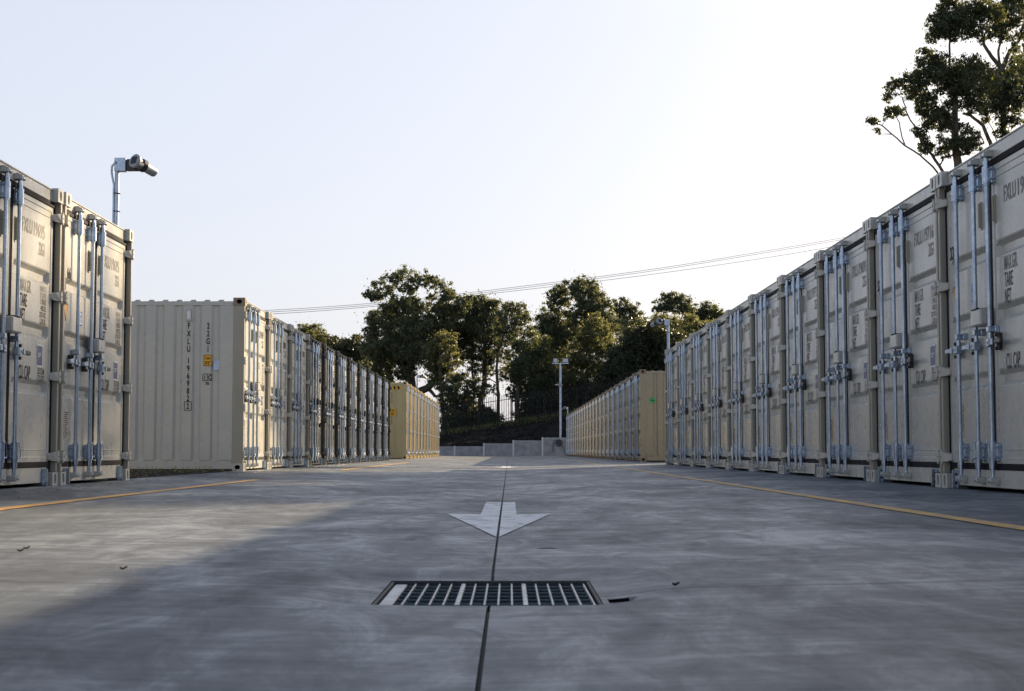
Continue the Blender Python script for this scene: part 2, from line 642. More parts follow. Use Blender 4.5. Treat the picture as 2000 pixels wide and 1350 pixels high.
def put_number(mb, s, x, z, h, y, mat=0):
    """Serif numerals: strokes thick where they run upright, thin where they run level."""
    for ch in s:
        for li, line in enumerate(DIGIT[ch]):
            n = len(line)
            left, right = [], []
            for i, (a, b) in enumerate(line):
                p, q = line[max(0, i - 1)], line[min(n - 1, i + 1)]
                dx, dy = q[0] - p[0], q[1] - p[1]
                L = math.hypot(dx, dy) or 1
                dx, dy = dx / L, dy / L
                hw = 0.030 + 0.088 * abs(dy) ** 1.5
                left.append((a - dy * hw, b + dx * hw))
                right.append((a + dy * hw, b - dx * hw))
            pts = [(x + p[0] * h * 0.8, y - 0.0002 * li, z + p[1] * h) for p in left + right]
            mb.add(pts, [(i, i + 1, n + i + 1, n + i) for i in range(n - 1)], mat)
        x += 0.56 * h


# ------------------------------------------------------------------ shipping containers
CW, CL, CH = 2.438, 6.058, 2.591
RODS = (0.49, 0.95, 1.285)
FACE = 0.052        # door face lies this far behind the front of the corner posts


def door_leaf(x0, x1, H):
    """One pressed door leaf: tube frame, five raised fields between three sunk bands, weld beads."""
    za, zb = 0.202, H - 0.162
    xs = [(x0, 'f'), (x0 + .050, 'f'), (x0 + .056, 's'), (x0 + .066, 's'), (x0 + .10, 'b'), (x1 - .10, 'b'), (x1 - .066, 's'), (x1 - .056, 's'), (x1 - .050, 'f'), (x1, 'f')]
    k = H / 2.591
    bands = [1.795 * k, 1.32 * k, 0.84 * k]
    zs = [(za, 'f'), (za + .045, 'f'), (za + .051, 's')]
    for zc in sorted(bands):
        zs += [(zc - .066, 's'), (zc - .060, 's2'), (zc - .030, 'b'), (zc + .022, 'b'), (zc + .054, 's2'), (zc + .066, 's')]
    zs += [(zb - .051, 's'), (zb - .045, 'f'), (zb, 'f')]
    for zw in (0.31, H - 0.262):
        zs += [(zw - .006, 's'), (zw - .002, 'w'), (zw + .002, 'w'), (zw + .006, 's')]
    zs.sort()
    dep = []
    for z, kz in zs:
        row = []
        for x, kx in xs:
            if kx == 'f' or kz == 'f':
                d = 0.0
            elif kz == 'b':
                d = {'s': 0.006, 'b': 0.046}[kx]
            elif kz == 's2':
                d = {'s': 0.006, 'b': 0.010}[kx]
            elif kz == 'w':
                d = {'s': 0.006, 'b': 0.001}[kx]
            else:
                d = 0.006
            row.append(d)
        dep.append(row)
    mb = MB()
    nx, nz = len(xs), len(zs)
    vv = [(xs[i][0], FACE + dep[j][i], zs[j][0]) for j in range(nz) for i in range(nx)]
    ff = [(j * nx + i, j * nx + i + 1, (j + 1) * nx + i + 1, (j + 1) * nx + i) for j in range(nz - 1) for i in range(nx - 1)]
    mb.add(vv, ff)
    # door edge
    yb = FACE + .055
    for (a, b) in (((x0, za), (x1, za)), ((x1, za), (x1, zb)), ((x1, zb), (x0, zb)), ((x0, zb), (x0, za))):
        mb.add([(a[0], FACE, a[1]), (a[0], yb, a[1]), (b[0], yb, b[1]), (b[0], FACE, b[1])], [(0, 1, 2, 3)])
    mb.add([(x0, yb, za), (x0, yb, zb), (x1, yb, zb), (x1, yb, za)], [(0, 1, 2, 3)])
    return mb


def casting_mb(sx, top):
    """Corner casting; sx=-1 at the local x=0 side, +1 at the other."""
    mb = MB()
    wd, dp, ht = 0.162, 0.178, 0.118
    xo = -0.004 if sx < 0 else CW + 0.004 - wd
    z0 = 0.0
    mb.holed((xo, -.008, z0), (1, 0, 0), (0, 0, 1), wd, ht, .030, .043, .05)
    if sx < 0:
        mb.holed((xo, -.008 + dp, z0), (0, -1, 0), (0, 0, 1), dp, ht, .040, .032, .05)
        xi = xo + wd
        mb.add([(xi, -.008, z0), (xi, -.008 + dp, z0), (xi, -.008 + dp, z0 + ht), (xi, -.008, z0 + ht)], [(0, 1, 2, 3)])
    else:
        mb.holed((xo + wd, -.008, z0), (0, 1, 0), (0, 0, 1), dp, ht, .040, .032, .05)
        mb.add([(xo, -.008, z0), (xo, -.008, z0 + ht), (xo, -.008 + dp, z0 + ht), (xo, -.008 + dp, z0)], [(0, 1, 2, 3)])
    for zz, fl in ((z0, 1), (z0 + ht, 0)):
        q = [(xo, -.008, zz), (xo + wd, -.008, zz), (xo + wd, -.008 + dp, zz), (xo, -.008 + dp, zz)]
        mb.add(q if not fl else q[::-1], [(0, 1, 2, 3)])
    q = [(xo, -.008 + dp, z0), (xo, -.008 + dp, z0 + ht), (xo + wd, -.008 + dp, z0 + ht), (xo + wd, -.008 + dp, z0)]
    mb.add(q, [(0, 1, 2, 3)])
    return mb


def wall_mb(sx, H):
    """Corrugated side wall with its bottom rail and top rail."""
    mb = MB()
    x = 0.006 if sx < 0 else CW - 0.006
    s = 1 if sx < 0 else -1                      # inward
    prof = [(0.165, 0.0), (0.36, 0.0)]
    y = 0.36
    while y + 0.278 < CL - 0.30:
        prof += [(y + .036, .028), (y + .036 + .066, .028), (y + .138, 0.0), (y + .138 + .140, 0.0)]
        y += 0.278
    prof += [(CL - .02, 0.0)]
    za, zb = 0.165, H - 0.118
    vv = [(x + s * d, yy, z) for yy, d in prof for z in (za, zb)]
    ff = []
    for i in range(len(prof) - 1):
        q = (2 * i, 2 * i + 2, 2 * i + 3, 2 * i + 1)
        ff.append(q if sx > 0 else q[::-1])
    mb.add(vv, ff)
    xa, xb = (0.002, 0.062) if sx < 0 else (CW - 0.062, CW - 0.002)
    mb.box(xa, xb, .172, CL - .01, H - .118, H - .056, 0, .004)
    xa, xb = (0.012, 0.06) if sx < 0 else (CW - 0.06, CW - 0.012)
    mb.box(xa, xb, .172, CL - .01, .03, .150, 0, .004)
    xa, xb = (0.020, 0.06) if sx < 0 else (CW - 0.06, CW - 0.020)
    mb.box(xa, xb, .172, CL - .01, .150, .172, 0)
    return mb


def roof_mb(H):
    mb = MB()
    prof = [(0.05, 0.0)]
    y = 0.30
    while y + .21 < CL - .1:
        prof += [(y, 0.0), (y + .03, .022), (y + .09, .022), (y + .12, 0.0)]
        y += .209
    prof += [(CL - .01, 0.0)]
    zt = H - .046
    vv, ff = [], []
    for yy, d in prof:
        vv += [(.03, yy, zt - .02), (.08, yy, zt + d), (CW - .08, yy, zt + d), (CW - .03, yy, zt - .02)]
    for i in range(len(prof) - 1):
        for k in range(3):
            ff.append((4 * i + k, 4 * i + k + 1, 4 * i + 5 + k, 4 * i + 4 + k))
    mb.add(vv, ff)
    return mb


def rod_mb(x, H):
    mb = MB()
    y = 0.008
    mb.tube([(x, y, .085), (x, y, H - .085)], .0165, 0, 14)
    for z in (.085, H - .085):        # cam ends
        mb.box(x - .026, x + .026, y - .020, y + .022, z - .022, z + .022, 0, .006)
        mb.box(x - .012, x + .034, y - .032, y + .004, z - .012, z + .010, 0, .004)
        mb.tube([(x - .036, y - .006, z), (x + .040, y - .006, z)], .009, 0, 8)
    for z in (1.20 * H / 2.591, ):   # clamp
        mb.box(x - .024, x + .026, y - .022, FACE + .004, z - .022, z + .022, 0, .004)
        mb.box(x + .02, x + .072, y + .018, FACE + .006, z - .026, z + .026, 0, .003)
        for q in (-.013, .013):
            mb.tube([(x + .05, y + .018, z + q), (x + .05, y + .006, z + q)], .008, 0, 6)
    for z in (1.75 * H / 2.591, .62 * H / 2.591):
        mb.tube([(x, y, z - .002), (x, y, z + .002)], .0175, 0, 12)
    return mb


def guard_mb(x, H, top, cable=False):
    mb = MB()
    y = 0.008
    if top:
        z0, z1 = H - .306, H - .176
        mb.tube([(x, y, z1), (x, y, z1 + .045)], .0235, 0, 14)
        mb.tube([(x, y, z1 + .020), (x, y, z1 + .026)], .026, 0, 14)
        mb.tube([(x, y, z0 - .012), (x, y, z0)], .024, 0, 12)
    else:
        z0, z1 = .222, .36
        mb.tube([(x, y, z0 - .055), (x, y, z0)], .024, 0, 14)
        mb.tube([(x, y, z0 - .030), (x, y, z0 - .022)], .027, 0, 14)
        mb.tube([(x, y, z1), (x, y, z1 + .012)], .024, 0, 12)
    mb.tube([(x, y, z0), (x, y, z1)], .0325, 0, 18)
    mb.box(x - .034, x + .062, y + .014, FACE + .008, z0 + .004, z1 - .004, 0, .004)
    mb.box(x + .030, x + .046, y - .012, FACE, z0 + .01, z1 - .01, 0, .003)
    for q in (.03, .105):
        for s in (-.040, .060):
            mb.tube([(x + s, FACE + .004, z0 + q), (x + s, y + .004, z0 + q)], .009, 0, 6)
    if cable:
        c = []
        for i in range(13):
            t = i / 12
            c.append((x - .045 + .09 * math.sin(t * math.pi) , y - .036, z1 + .012 - .18 * t + .03 * math.sin(t * 9)))
        mb.tube(c, .0035, 0, 6)
    return mb


def handle_mb(x, H, right):
    """Handle hub on the rod, lever, and the retainer that holds it to the door."""
    mb = MB()
    y, z, s = 0.008, 1.10 * H / 2.591, (1 if right else -1)

    def bx(a, b, y0, y1, z0, z1, m=0, ch=.003):
        xa, xb = sorted((x + s * a, x + s * b))
        mb.box(xa, xb, y0, y1, z0, z1, m, ch)
    mb.box(x - .022, x + .022, y - .026, y + .022, z - .034, z + .030, 0, .005)
    bx(.0, .05, y - .030, y - .018, z - .028, z + .028)
    mb.tube([(x + s * .034, y - .036, z), (x + s * .034, y + .012, z)], .010, 0, 8)
    # lever
    q = [(x + s * .03, y - .020, z - .017), (x + s * .03, y - .020, z + .017), (x + s * .17, y - .020, z + .012), (x + s * .17, y - .020, z - .012)]
    mb.prism(q, (0, .012, 0), 0)
    bx(.165, .30, y - .026, y + .002, z - .019, z + .019, 1 if right else 0, .007)
    # retainer
    bx(.098, .134, y + .016, FACE + .004, z - .062, z + .068, 1, .006)
    mb.tube([(x + s * .116, y - .004, z + .052), (x + s * .116, FACE, z + .052)], .015, 1, 8)
    mb.tube([(x + s * .116, y - .004, z - .050), (x + s * .116, FACE, z - .050)], .013, 1, 8)
    bx(.090, .142, y - .032, y - .022, z - .024, z + .024, 0, .003)
    return mb


def hinge_mb(sx):
    mb = MB()

    def bx(a, b, y0, y1, z0, z1, ch=.004):
        xa, xb = (a, b) if sx < 0 else (CW - b, CW - a)
        mb.box(xa, xb, y0, y1, z0, z1, 0, ch)
    bx(.004, .062, -.022, .02, -.042, .042, .006)
    pts = [(.055, -.018, -.040), (.055, -.018, .040), (.105, .010, .032), (.128, FACE - .012, .016), (.128, FACE - .012, -.024), (.105, .010, -.036)]
    if sx > 0:
        pts = [(CW - p[0], p[1], p[2]) for p in pts][::-1]
    mb.prism(pts, (0, .03, 0))
    xp = .034 if sx < 0 else CW - .034
    mb.tube([(xp, -.014, -.056), (xp, -.014, .056)], .011, 0, 8)
    mb.tube([(xp + (.0 if sx < 0 else 0), -.024, 0), (xp, -.018, 0)], .010, 1, 8)
    return mb


def sheet(mb, x0, x1, z0, z1, y, mat=0, th=0.0012):
    mb.box(x0, x1, y, y + th, z0, z1, mat)


def decals_left(number, tri, wear, H, nx=.13):
    """Number, warning triangle, small blue label, rating plate on the left leaf: one mesh each."""
    out = []
    y = FACE + .0035
    k = H / 2.591
    if number:
        mb = MB()
        put_number(mb, number, nx, 1.855 * k, .105, y)
        out.append(('number', mb, ['ink']))
    mb = MB()
    mb.prism([(.20, y, 1.622 * k), (.345, y, 1.622 * k), (.272, y, 1.462 * k)][::-1], (0, .002, 0), 0)
    mb.prism([(.212, y - .001, 1.614 * k), (.333, y - .001, 1.614 * k), (.272, y - .001, 1.480 * k)][::-1], (0, .001, 0), 1)
    out.append(('warning_triangle', mb, ['ink', tri]))
    mb = MB()
    sheet(mb, .70, .80, 1.46 * k, 1.592 * k, y)
    for i, (a, b) in enumerate(((.018, .030), (.042, .048), (.058, .064), (.074, .08))):
        sheet(mb, .715, .785, 1.46 * k + a, 1.46 * k + b, y - .001, 1)
    sheet(mb, .735, .765, 1.558 * k, 1.580 * k, y - .001, 1)
    out.append(('blue_label', mb, ['sky_blue', 'white']))
    mb = MB()
    sheet(mb, .285, .42, .405 * k, .675 * k, y - .001, 0, .003)
    for i in range(13):
        sheet(mb, .297, .30 + .108 * (0.55 + .45 * ((i * 7) % 5) / 4), .42 * k + i * .0185, .428 * k + i * .0185, y - .0022, 1)
    out.append(('rating_plate', mb, [wear, 'ink']))
    return out


def lettering_right(code, ink, ink2, H):
    """The stencilled blocks of the right leaf, one mesh each."""
    k = H / 2.591
    y = FACE + .0035
    out = []
    own, ser = code.split(' ')
    mb = MB()
    put_text(mb, own, 1.52, 2.115 * k, .118, .5, y, fit=.265)
    out.append(('owner_code', mb, [ink2]))
    mb = MB()
    put_text(mb, ser, 1.83, 2.115 * k, .118, .5, y, fit=.30)
    out.append(('serial_figures', mb, [ink2]))
    mb = MB()
    put_text(mb, '22G1', 2.13, 1.97 * k, .11, .5, y, 'R')
    out.append(('size_lettering', mb, [ink2]))
    mb = MB()
    for i, t in enumerate(('MAX.GR.', 'TARE', 'NET')):
        put_text(mb, t, 1.50, (1.615 - .122 * i) * k, .105, .5, y, mat=0 if i else 1)
    out.append(('weight_lettering', mb, [ink, ink2]))
    mb = MB()
    for i, t in enumerate(('30 480 KGS', '67 200 LBS', '2 195 KGS', '4 820 LBS', '28 295 KGS', '62 380 LBS')):
        put_text(mb, t, 2.20, (1.665 - .056 * i) * k, .046, .55, y, 'R', mat=0 if i > 1 else 1)
    out.append(('weight_figures', mb, [ink, ink2]))
    mb = MB()
    put_text(mb, 'CU. CAP.', 1.50, .895 * k, .112, .5, y)
    out.append(('capacity_lettering', mb, [ink]))
    mb = MB()
    put_text(mb, '33.2 CU.M.', 2.19, .955 * k, .052, .55, y, 'R')
    put_text(mb, '1 172 CU.FT.', 2.20, .892 * k, .052, .55, y, 'R')
    out.append(('capacity_figures', mb, [ink]))
    return out


def blue_sign(H):
    k = H / 2.591
    mb = MB()
    y = FACE + .003
    sheet(mb, 1.965, 2.135, 1.015 * k, 1.205 * k, y)
    sheet(mb, 1.977, 2.123, 1.027 * k, 1.193 * k, y - .001, 1)
    put_text(mb, 'SEACOVER', 2.05, 1.13 * k, .016, .9, y - .0022, 'C', mat=0) if False else None
    for i in range(3):
        sheet(mb, 1.995, 2.10 - .02 * i, (1.128 - i * .014) * k, (1.133 - i * .014) * k, y - .002, 0)
    return ('blue_sign', mb, ['white', 'blue'])


def make_container(paint, H=CH, fine=True, number=None, code='FXLU 1971', tri='orange', ink='ink', ink2='greyink', plate='plate', marks=True, nx=.13):
    """A 20-foot container, doors towards local -y, origin under the centre of the door end."""
    root = empty('shipping_container')
    P = paint
    wall_mb(-1, H).build('side_wall', [P], root)
    wall_mb(1, H).build('side_wall', [P], root)
    roof_mb(H).build('roof', [P], root)
    mb = MB()
    mb.box(.01, CW - .01, CL - .03, CL, .02, H - .02, 0, .004)
    mb.box(.05, CW - .05, .2, CL - .05, .16, .17, 1)
    mb.build('end_wall', [P, 'void'], root)
    for sx in (-1, 1):
        mb = MB()
        xa, xb = (0, .046) if sx < 0 else (CW - .046, CW)
        mb.box(xa, xb, 0, .168, .118, H - .118, 0, .005)
        xa, xb = (.040, .064) if sx < 0 else (CW - .064, CW - .040)
        mb.box(xa, xb, .066, .16, .118, H - .118, 0, .003)
        mb.build('corner_post', ['post' if P == 'beige' else P], root)
        for top in (False, True):
            o = casting_mb(sx, top).build('corner_casting', ['rusty' if P == 'tan' else P, 'void'], root)
            o.location = (0, 0, H - .118 if top else 0)
    mb = MB()                                    # header over the doors with its cam keepers
    mb.box(.158, CW - .158, .046, .14, H - .120, H - .022, 0, .004)
    mb.box(.158, CW - .158, .038, .16, H - .022, H - .010, 0, .002)
    mb.box(.046, .158, .046, .14, H - .135, H - .119, 0)
    mb.box(CW - .158, CW - .046, .046, .14, H - .135, H - .119, 0)
    for x in RODS:
        for q in (-.040, .040):
            mb.box(x + q - .008, x + q + .008, -.024, .046, H - .104, H - .066, 0, .003)
        mb.box(x - .046, x + .046, .0, .046, H - .066, H - .054, 0, .003)
    mb.build('header', [P], root)
    mb = MB()                                    # sill with its two fork notches and bolted plates
    mb.box(.300, CW - .300, .046, .14, .028, .160, 0, .004)
    for a, b in ((.160, .300), (CW - .300, CW - .160)):
        mb.box(a, b, .046, .14, .124, .160, 0, .003)
        mb.box(a, b, .110, .14, .02, .124, 1)
    for x in RODS:
        for q in (-.040, .040):
            mb.box(x + q - .008, x + q + .008, -.024, .046, .066, .106, 0, .003)
        mb.box(x - .046, x + .046, .0, .046, .054, .066, 0, .003)
    mb.build('sill', [P, 'void'], root)
    if fine:
        for s in (0, 1):
            mb = MB()
            xa = .262 if s == 0 else CW - .304
            mb.box(xa + .012, xa + .030, -.004, .09, .006, .150, 0, .003)
            mb.box(xa - .006, xa + .048, .030, .045, .006, .150, 0, .003)
            for q in (.045, .112):
                mb.tube([(xa + .038, .020, q), (xa + .038, .032, q)], .010, 1, 6)
            mb.build('sill_plate', ['galv', 'void'], root)
    mb = MB()                                    # black rubber seals round the leaves
    mb.box(.085, CW - .085, FACE - .010, FACE + .05, H - .168, H - .1195, 0, .004)
    mb.box(.085, CW - .085, FACE - .010, FACE + .05, .1595, .208, 0, .004)
    mb.box(.047, .087, FACE - .004, FACE + .05, .119, H - .119, 0)
    mb.box(CW - .087, CW - .047, FACE - .004, FACE + .05, .119, H - .119, 0)
    mb.box(1.192, 1.246, FACE - .004, FACE + .05, .207, H - .167, 0)
    mb.build('door_seal', ['rubber'], root)
    hz = [H * (1 - t) for t in (.097, .364, .634, .903)]
    doors = []
    for s in (0, 1):
        x0, x1 = (.086, 1.194) if s == 0 else (1.244, CW - .086)
        d = door_leaf(x0, x1, H).build('door', ['dark_door' if P == 'dark' else P], root)
        doors.append(d)
        hm = hinge_mb(-1 if s == 0 else 1).mesh('hinge', ['worn' if P != 'dark' else 'dark', 'void'])
        for z in hz:
            h = link('hinge', hm, d)
            h.location = (0, 0, z)
    for i, x in enumerate(RODS):
        d = doors[0] if i < 2 else doors[1]
        rod_mb(x, H).build('locking_bar', ['galv'], d)
        guard_mb(x, H, True).build('bar_guard', ['galv'], d)
        guard_mb(x, H, False, i > 0).build('bar_guard', ['galv'], d)
        if fine:
            handle_mb(x, H, i == 2).build('handle', ['galv', 'grip'], d)
        if fine and i > 0:
            mb = MB()
            mb.box(x + .028, x + .044, FACE - .022, FACE + .006, 2.0 * H / 2.591, 2.19 * H / 2.591, 0, .006)
            mb.box(x + .022, x + .050, FACE - .003, FACE + .006, 1.985 * H / 2.591, 2.2 * H / 2.591, 0, .003)
            mb.build('bracket', ['olive' if P != 'dark' else 'dark'], d)
    if fine:
        mb = MB()
        k = H / 2.591
        mb.box(1.000, 1.243, -.050, FACE - .002, 1.235 * k, 1.362 * k, 0, .012)
        mb.box(1.02, 1.20, -.046, FACE, 1.362 * k, 1.368 * k, 1)
        mb.build('lock_box', [P, 'void'], doors[1])
    if marks and fine:
        for nm, b, ms in decals_left(number, tri, plate, H, nx):
            b.build(nm, ms, doors[0])
        for nm, b, ms in lettering_right(code, ink, ink2, H) + [blue_sign(H)]:
            b.build(nm, ms, doors[1])
    return root


def place(root, side, xface, ynear):
    """Put a container with its door face at x=xface, its near end at y=ynear."""
    if side == 'R':
        root.location = (xface, ynear + CW, 0)
        root.rotation_euler = (0, 0, R(-90))
    else:
        root.location = (xface, ynear, 0)
        root.rotation_euler = (0, 0, R(90))


def renumber(root, number, code):
    """Give a copied container its own number and code meshes."""
    for d in kids(root):
        for q in kids(d):
            nm = q.name.split('.')[0]
            if nm == 'number' and number:
                mb = MB()
                put_number(mb, number, .13, 1.855, .105, FACE + .0035)
                q.data = mb.mesh('number', ['ink'])
            elif nm == 'serial_figures' and code:
                _, b, ms = lettering_right(code, 'ink', 'greyink', CH)[1]
                q.data = b.mesh('serial_figures', ms)


ORD = ['first', 'second', 'third', 'fourth', 'fifth', 'sixth', 'seventh', 'eighth', 'ninth', 'tenth', 'eleventh', 'twelfth',
       'thirteenth', 'fourteenth', 'fifteenth', 'sixteenth', 'seventeenth', 'eighteenth', 'nineteenth', 'twentieth',
       'twenty-first', 'twenty-second', 'twenty-third']
PITCH_C = 2.475

# --- right front row: ten beige containers, 33 nearest
G = 'beige containers in the front row on the right'
proto = make_container('beige', number='33', code='FXLU 1970', ink='faint', ink2='greyink')
xr = 3.556
codes = ['FXLU 1970', 'FXLU 19716', 'FXLU 19691', 'FXLU 1973', 'FXLU 1974', 'FXLU 1968', 'FXLU 1976', 'FXLU 1967', 'FXLU 1978', 'FXLU 1966']
for i in range(10):
    c = proto if i == 0 else copy_tree(proto)
    place(c, 'R', xr, 10.19 + i * PITCH_C)
    num = str(33 - i)
    if i:
        renumber(c, num, codes[i])
    where = 'nearest and largest of the front row on the right' if i == 0 else (
        'last of the front row, under the security camera' if i == 9 else ORD[i] + ' from the camera in the front row on the right')
    tag(c, 'beige container numbered %s, %s' % (num, where), 'container', G)

for i in range(1, 6):
    c = copy_tree(proto)
    place(c, 'R', xr, 10.19 - i * PITCH_C)
    renumber(c, str(33 + i), 'FXLU 198%d' % i)
    tag(c, 'beige container numbered %d beside the camera, continuing the front row on the right' % (33 + i), 'container', G)

# --- left front row: two beige containers, 66 at the end
G = 'beige containers in the front row on the left'
c66 = make_container('beige', number='66', code='FXLU 19695', ink2='greyink', plate='worn', nx=.30)
place(c66, 'L', -3.93, 13.50)
tag(c66, 'beige container numbered 66 below the tall security camera pole', 'container', G)
c67 = copy_tree(c66)
for d in kids(c67):
    for q in kids(d):
        if q.name.split('.')[0] in ('number',):
            bpy.data.objects.remove(q)
place(c67, 'L', -3.945, 13.50 - PITCH_C)
tag(c67, 'beige container cut by the left edge, next to number 66', 'container', G)

for i in (2, 3):
    c = copy_tree(c67)
    place(c, 'L', -3.945 - .012 * (i - 1), 13.50 - i * PITCH_C)
    tag(c, 'beige container outside the left edge, %s from number 66' % ('two places', 'three places')[i - 2], 'container', G)

# --- left middle row: three beige, then eight charcoal
G = 'beige containers of the middle row on the left'
x2, y2 = -3.955, 22.9
b1 = make_container('beige', number='65', code='FXLU 1969', ink2='ink', plate='worn')
place(b1, 'L', x2, y2)
tag(b1, 'beige container with tall stencilled codes down its corrugated long side', 'container', G)
for i in (1, 2):
    c = copy_tree(b1)
    place(c, 'L', x2 + .008 * i, y2 + i * PITCH_C)
    tag(c, ['', 'beige container between the one with side codes and its beige neighbour', 'beige container touching the first charcoal one on the left'][i], 'container', G)
for q in kids(b1):
    if q.name.split('.')[0] == 'corner_casting' and q.location.z > 1 and min(p.co.x for p in q.data.vertices) < .1:
        q.data = q.data.copy()
        q.data.materials[0] = M['rusty']
        q['label'] = 'rusty brown top corner casting'
# side codes of the first one (a part of its wall)
sw = [q for q in kids(b1) if q.name.split('.')[0] == 'side_wall'][0]
mb = MB()
xs_ = -0.0002
for i, ch in enumerate('FXLU'):
    put_text(mb, ch, .83, 2.125 - i * .116, .088, .62, xs_, 'C', axis='y', sign=-1, bold=.02)
mb.build('owner_code', ['ink'], sw)
mb = MB()
for i, ch in enumerate('196982'):
    put_text(mb, ch, .83, 1.60 - i * .112, .088, .62, xs_, 'C', axis='y', sign=-1, bold=.02)
put_text(mb, '2', .83, .925, .085, .62, xs_, 'C', axis='y', sign=-1, bold=.02)


def frame_y(mb, y0, y1, z0, z1, t, x, mat=0):
    for a, b, c, d in ((y0, y1, z0, z0 + t), (y0, y1, z1 - t, z1), (y0, y0 + t, z0 + t, z1 - t), (y1 - t, y1, z0 + t, z1 - t)):
        mb.add([(x, a, c), (x, a, d), (x, b, d), (x, b, c)], [(0, 1, 2, 3)], mat)


frame_y(mb, .775, .885, .90, 1.035, .008, xs_)
mb.build('serial_figures', ['ink'], sw)
mb = MB()
for i, ch in enumerate('22G1'):
    put_text(mb, ch, .54, 2.125 - i * .116, .088, .62, xs_, 'C', axis='y', sign=-1, bold=.02)
mb.build('size_lettering', ['ink'], sw)
mb = MB()
frame_y(mb, .475, .615, 1.345, 1.45, .008, xs_)
mb.add([(xs_, .541, 1.353), (xs_, .541, 1.442), (xs_, .549, 1.442), (xs_, .549, 1.353)], [(0, 1, 2, 3)])
put_text(mb, 'i', .585, 1.365, .066, .8, xs_, 'C', axis='y', sign=-1, bold=.02)
put_text(mb, 'C', .508, 1.365, .066, .8, xs_, 'C', axis='y', sign=-1, bold=.02)
put_text(mb, '70', .545, 1.28, .045, .9, xs_, 'C', axis='y', sign=-1, bold=.02)
mb.build('approval_mark', ['ink'], sw)
mb = MB()
mb.add([(xs_, .475, 1.565), (xs_, .475, 1.735), (xs_, .605, 1.735), (xs_, .605, 1.565)], [(0, 1, 2, 3)], 0)
frame_y(mb, .478, .602, 1.568, 1.732, .008, xs_ - .0015, 1)
put_text(mb, '2.6m', .54, 1.665, .042, .7, xs_ - .0015, 'C', axis='y', sign=-1, mat=1, bold=.03)
put_text(mb, "8'6\"", .54, 1.588, .05, .75, xs_ - .0015, 'C', axis='y', sign=-1, mat=1, bold=.03)
mb.build('height_sign', ['amber', 'ink'], sw)
mb = MB()
mb.add([(xs_, .36, 1.50), (xs_, .36, 1.645), (xs_, .455, 1.645), (xs_, .455, 1.50)], [(0, 1, 2, 3)], 0)
mb.build('paper_label', ['pale_blue'], sw)
mb = MB()
mb.box(-.022, .004, .79, .87, 2.235, 2.42, 0, .008)
mb.box(-.026, -.018, .806, .854, 2.27, 2.385, 1, .002)
mb.build('vent', ['beige', 'white'], sw)

G = 'charcoal containers of the middle row on the left'
dk = make_container('dark', number=None, code='FXLU 1965', tri='orange', ink='white', ink2='white', plate='galv')
for i in range(8):
    c = dk if i == 0 else copy_tree(dk)
    place(c, 'L', x2 + .008 * (3 + i), y2 + (3 + i) * PITCH_C)
    lab = ('charcoal container beside the third beige one' if i == 0 else
           'last charcoal container, ending the dark row before the yellow block' if i == 7 else
           '%s charcoal container counted from the beige ones on the left' % ORD[i])
    tag(c, lab, 'container', G)

# --- left far row: yellow high containers
G = 'yellow high containers at the far left'
HQ = 2.896
yl = make_container('yellow', H=HQ, fine=False)
for i in range(11):
    c = yl if i == 0 else copy_tree(yl)
    place(c, 'L', -3.83, 57.6 + i * PITCH_C)
    lab = ('yellow high container with black hazard stripes on its corrugated side' if i == 0 else
           'last yellow high container, nearest the retaining wall' if i == 10 else
           '%s yellow high container counted from the striped one' % ORD[i])
    tag(c, lab, 'container', G)
sw = [q for q in kids(yl) if q.name.split('.')[0] == 'side_wall'][0]
mb = MB()
xs_ = .0002
mb.add([(xs_, .22, 2.60), (xs_, .22, 2.735), (xs_, 1.2, 2.735), (xs_, 1.2, 2.60)], [(0, 1, 2, 3)], 1)
for i in range(6):
    y = .26 + i * .15
    mb.add([(xs_ - .0015, y, 2.61), (xs_ - .0015, y - .0, 2.61), (xs_ - .0015, y + .03, 2.725), (xs_ - .0015, y + .10, 2.725), (xs_ - .0015, y + .07, 2.61)],
           [(0, 2, 3, 4)], 0)
mb.build('hazard_stripes', ['ink', 'amber'], sw)
mb = MB()
mb.add([(xs_, .40, 1.62), (xs_, .40, 1.88), (xs_, .66, 1.88), (xs_, .66, 1.62)], [(0, 1, 2, 3)], 0)
put_text(mb, '2.9m', .53, 1.78, .07, .7, xs_ - .0015, 'C', axis='y', sign=-1, mat=1, bold=.03)
put_text(mb, "9'6\"", .53, 1.65, .08, .75, xs_ - .0015, 'C', axis='y', sign=-1, mat=1, bold=.03)
mb.build('height_sign', ['amber', 'ink'], sw)
mb = MB()
for i, ch in enumerate('FXLU'):
    put_text(mb, ch, .56, 2.40 - i * .1, .08, .62, xs_, 'C', axis='y', sign=-1, bold=.02)
mb.build('owner_code', ['ink'], sw)
mb = MB()
for i, ch in enumerate('1965'):
    put_text(mb, ch, .56, 1.90 - i * .1 - .3, .08, .62, xs_, 'C', axis='y', sign=-1, bold=.02)
mb.build('serial_figures', ['ink'], sw)

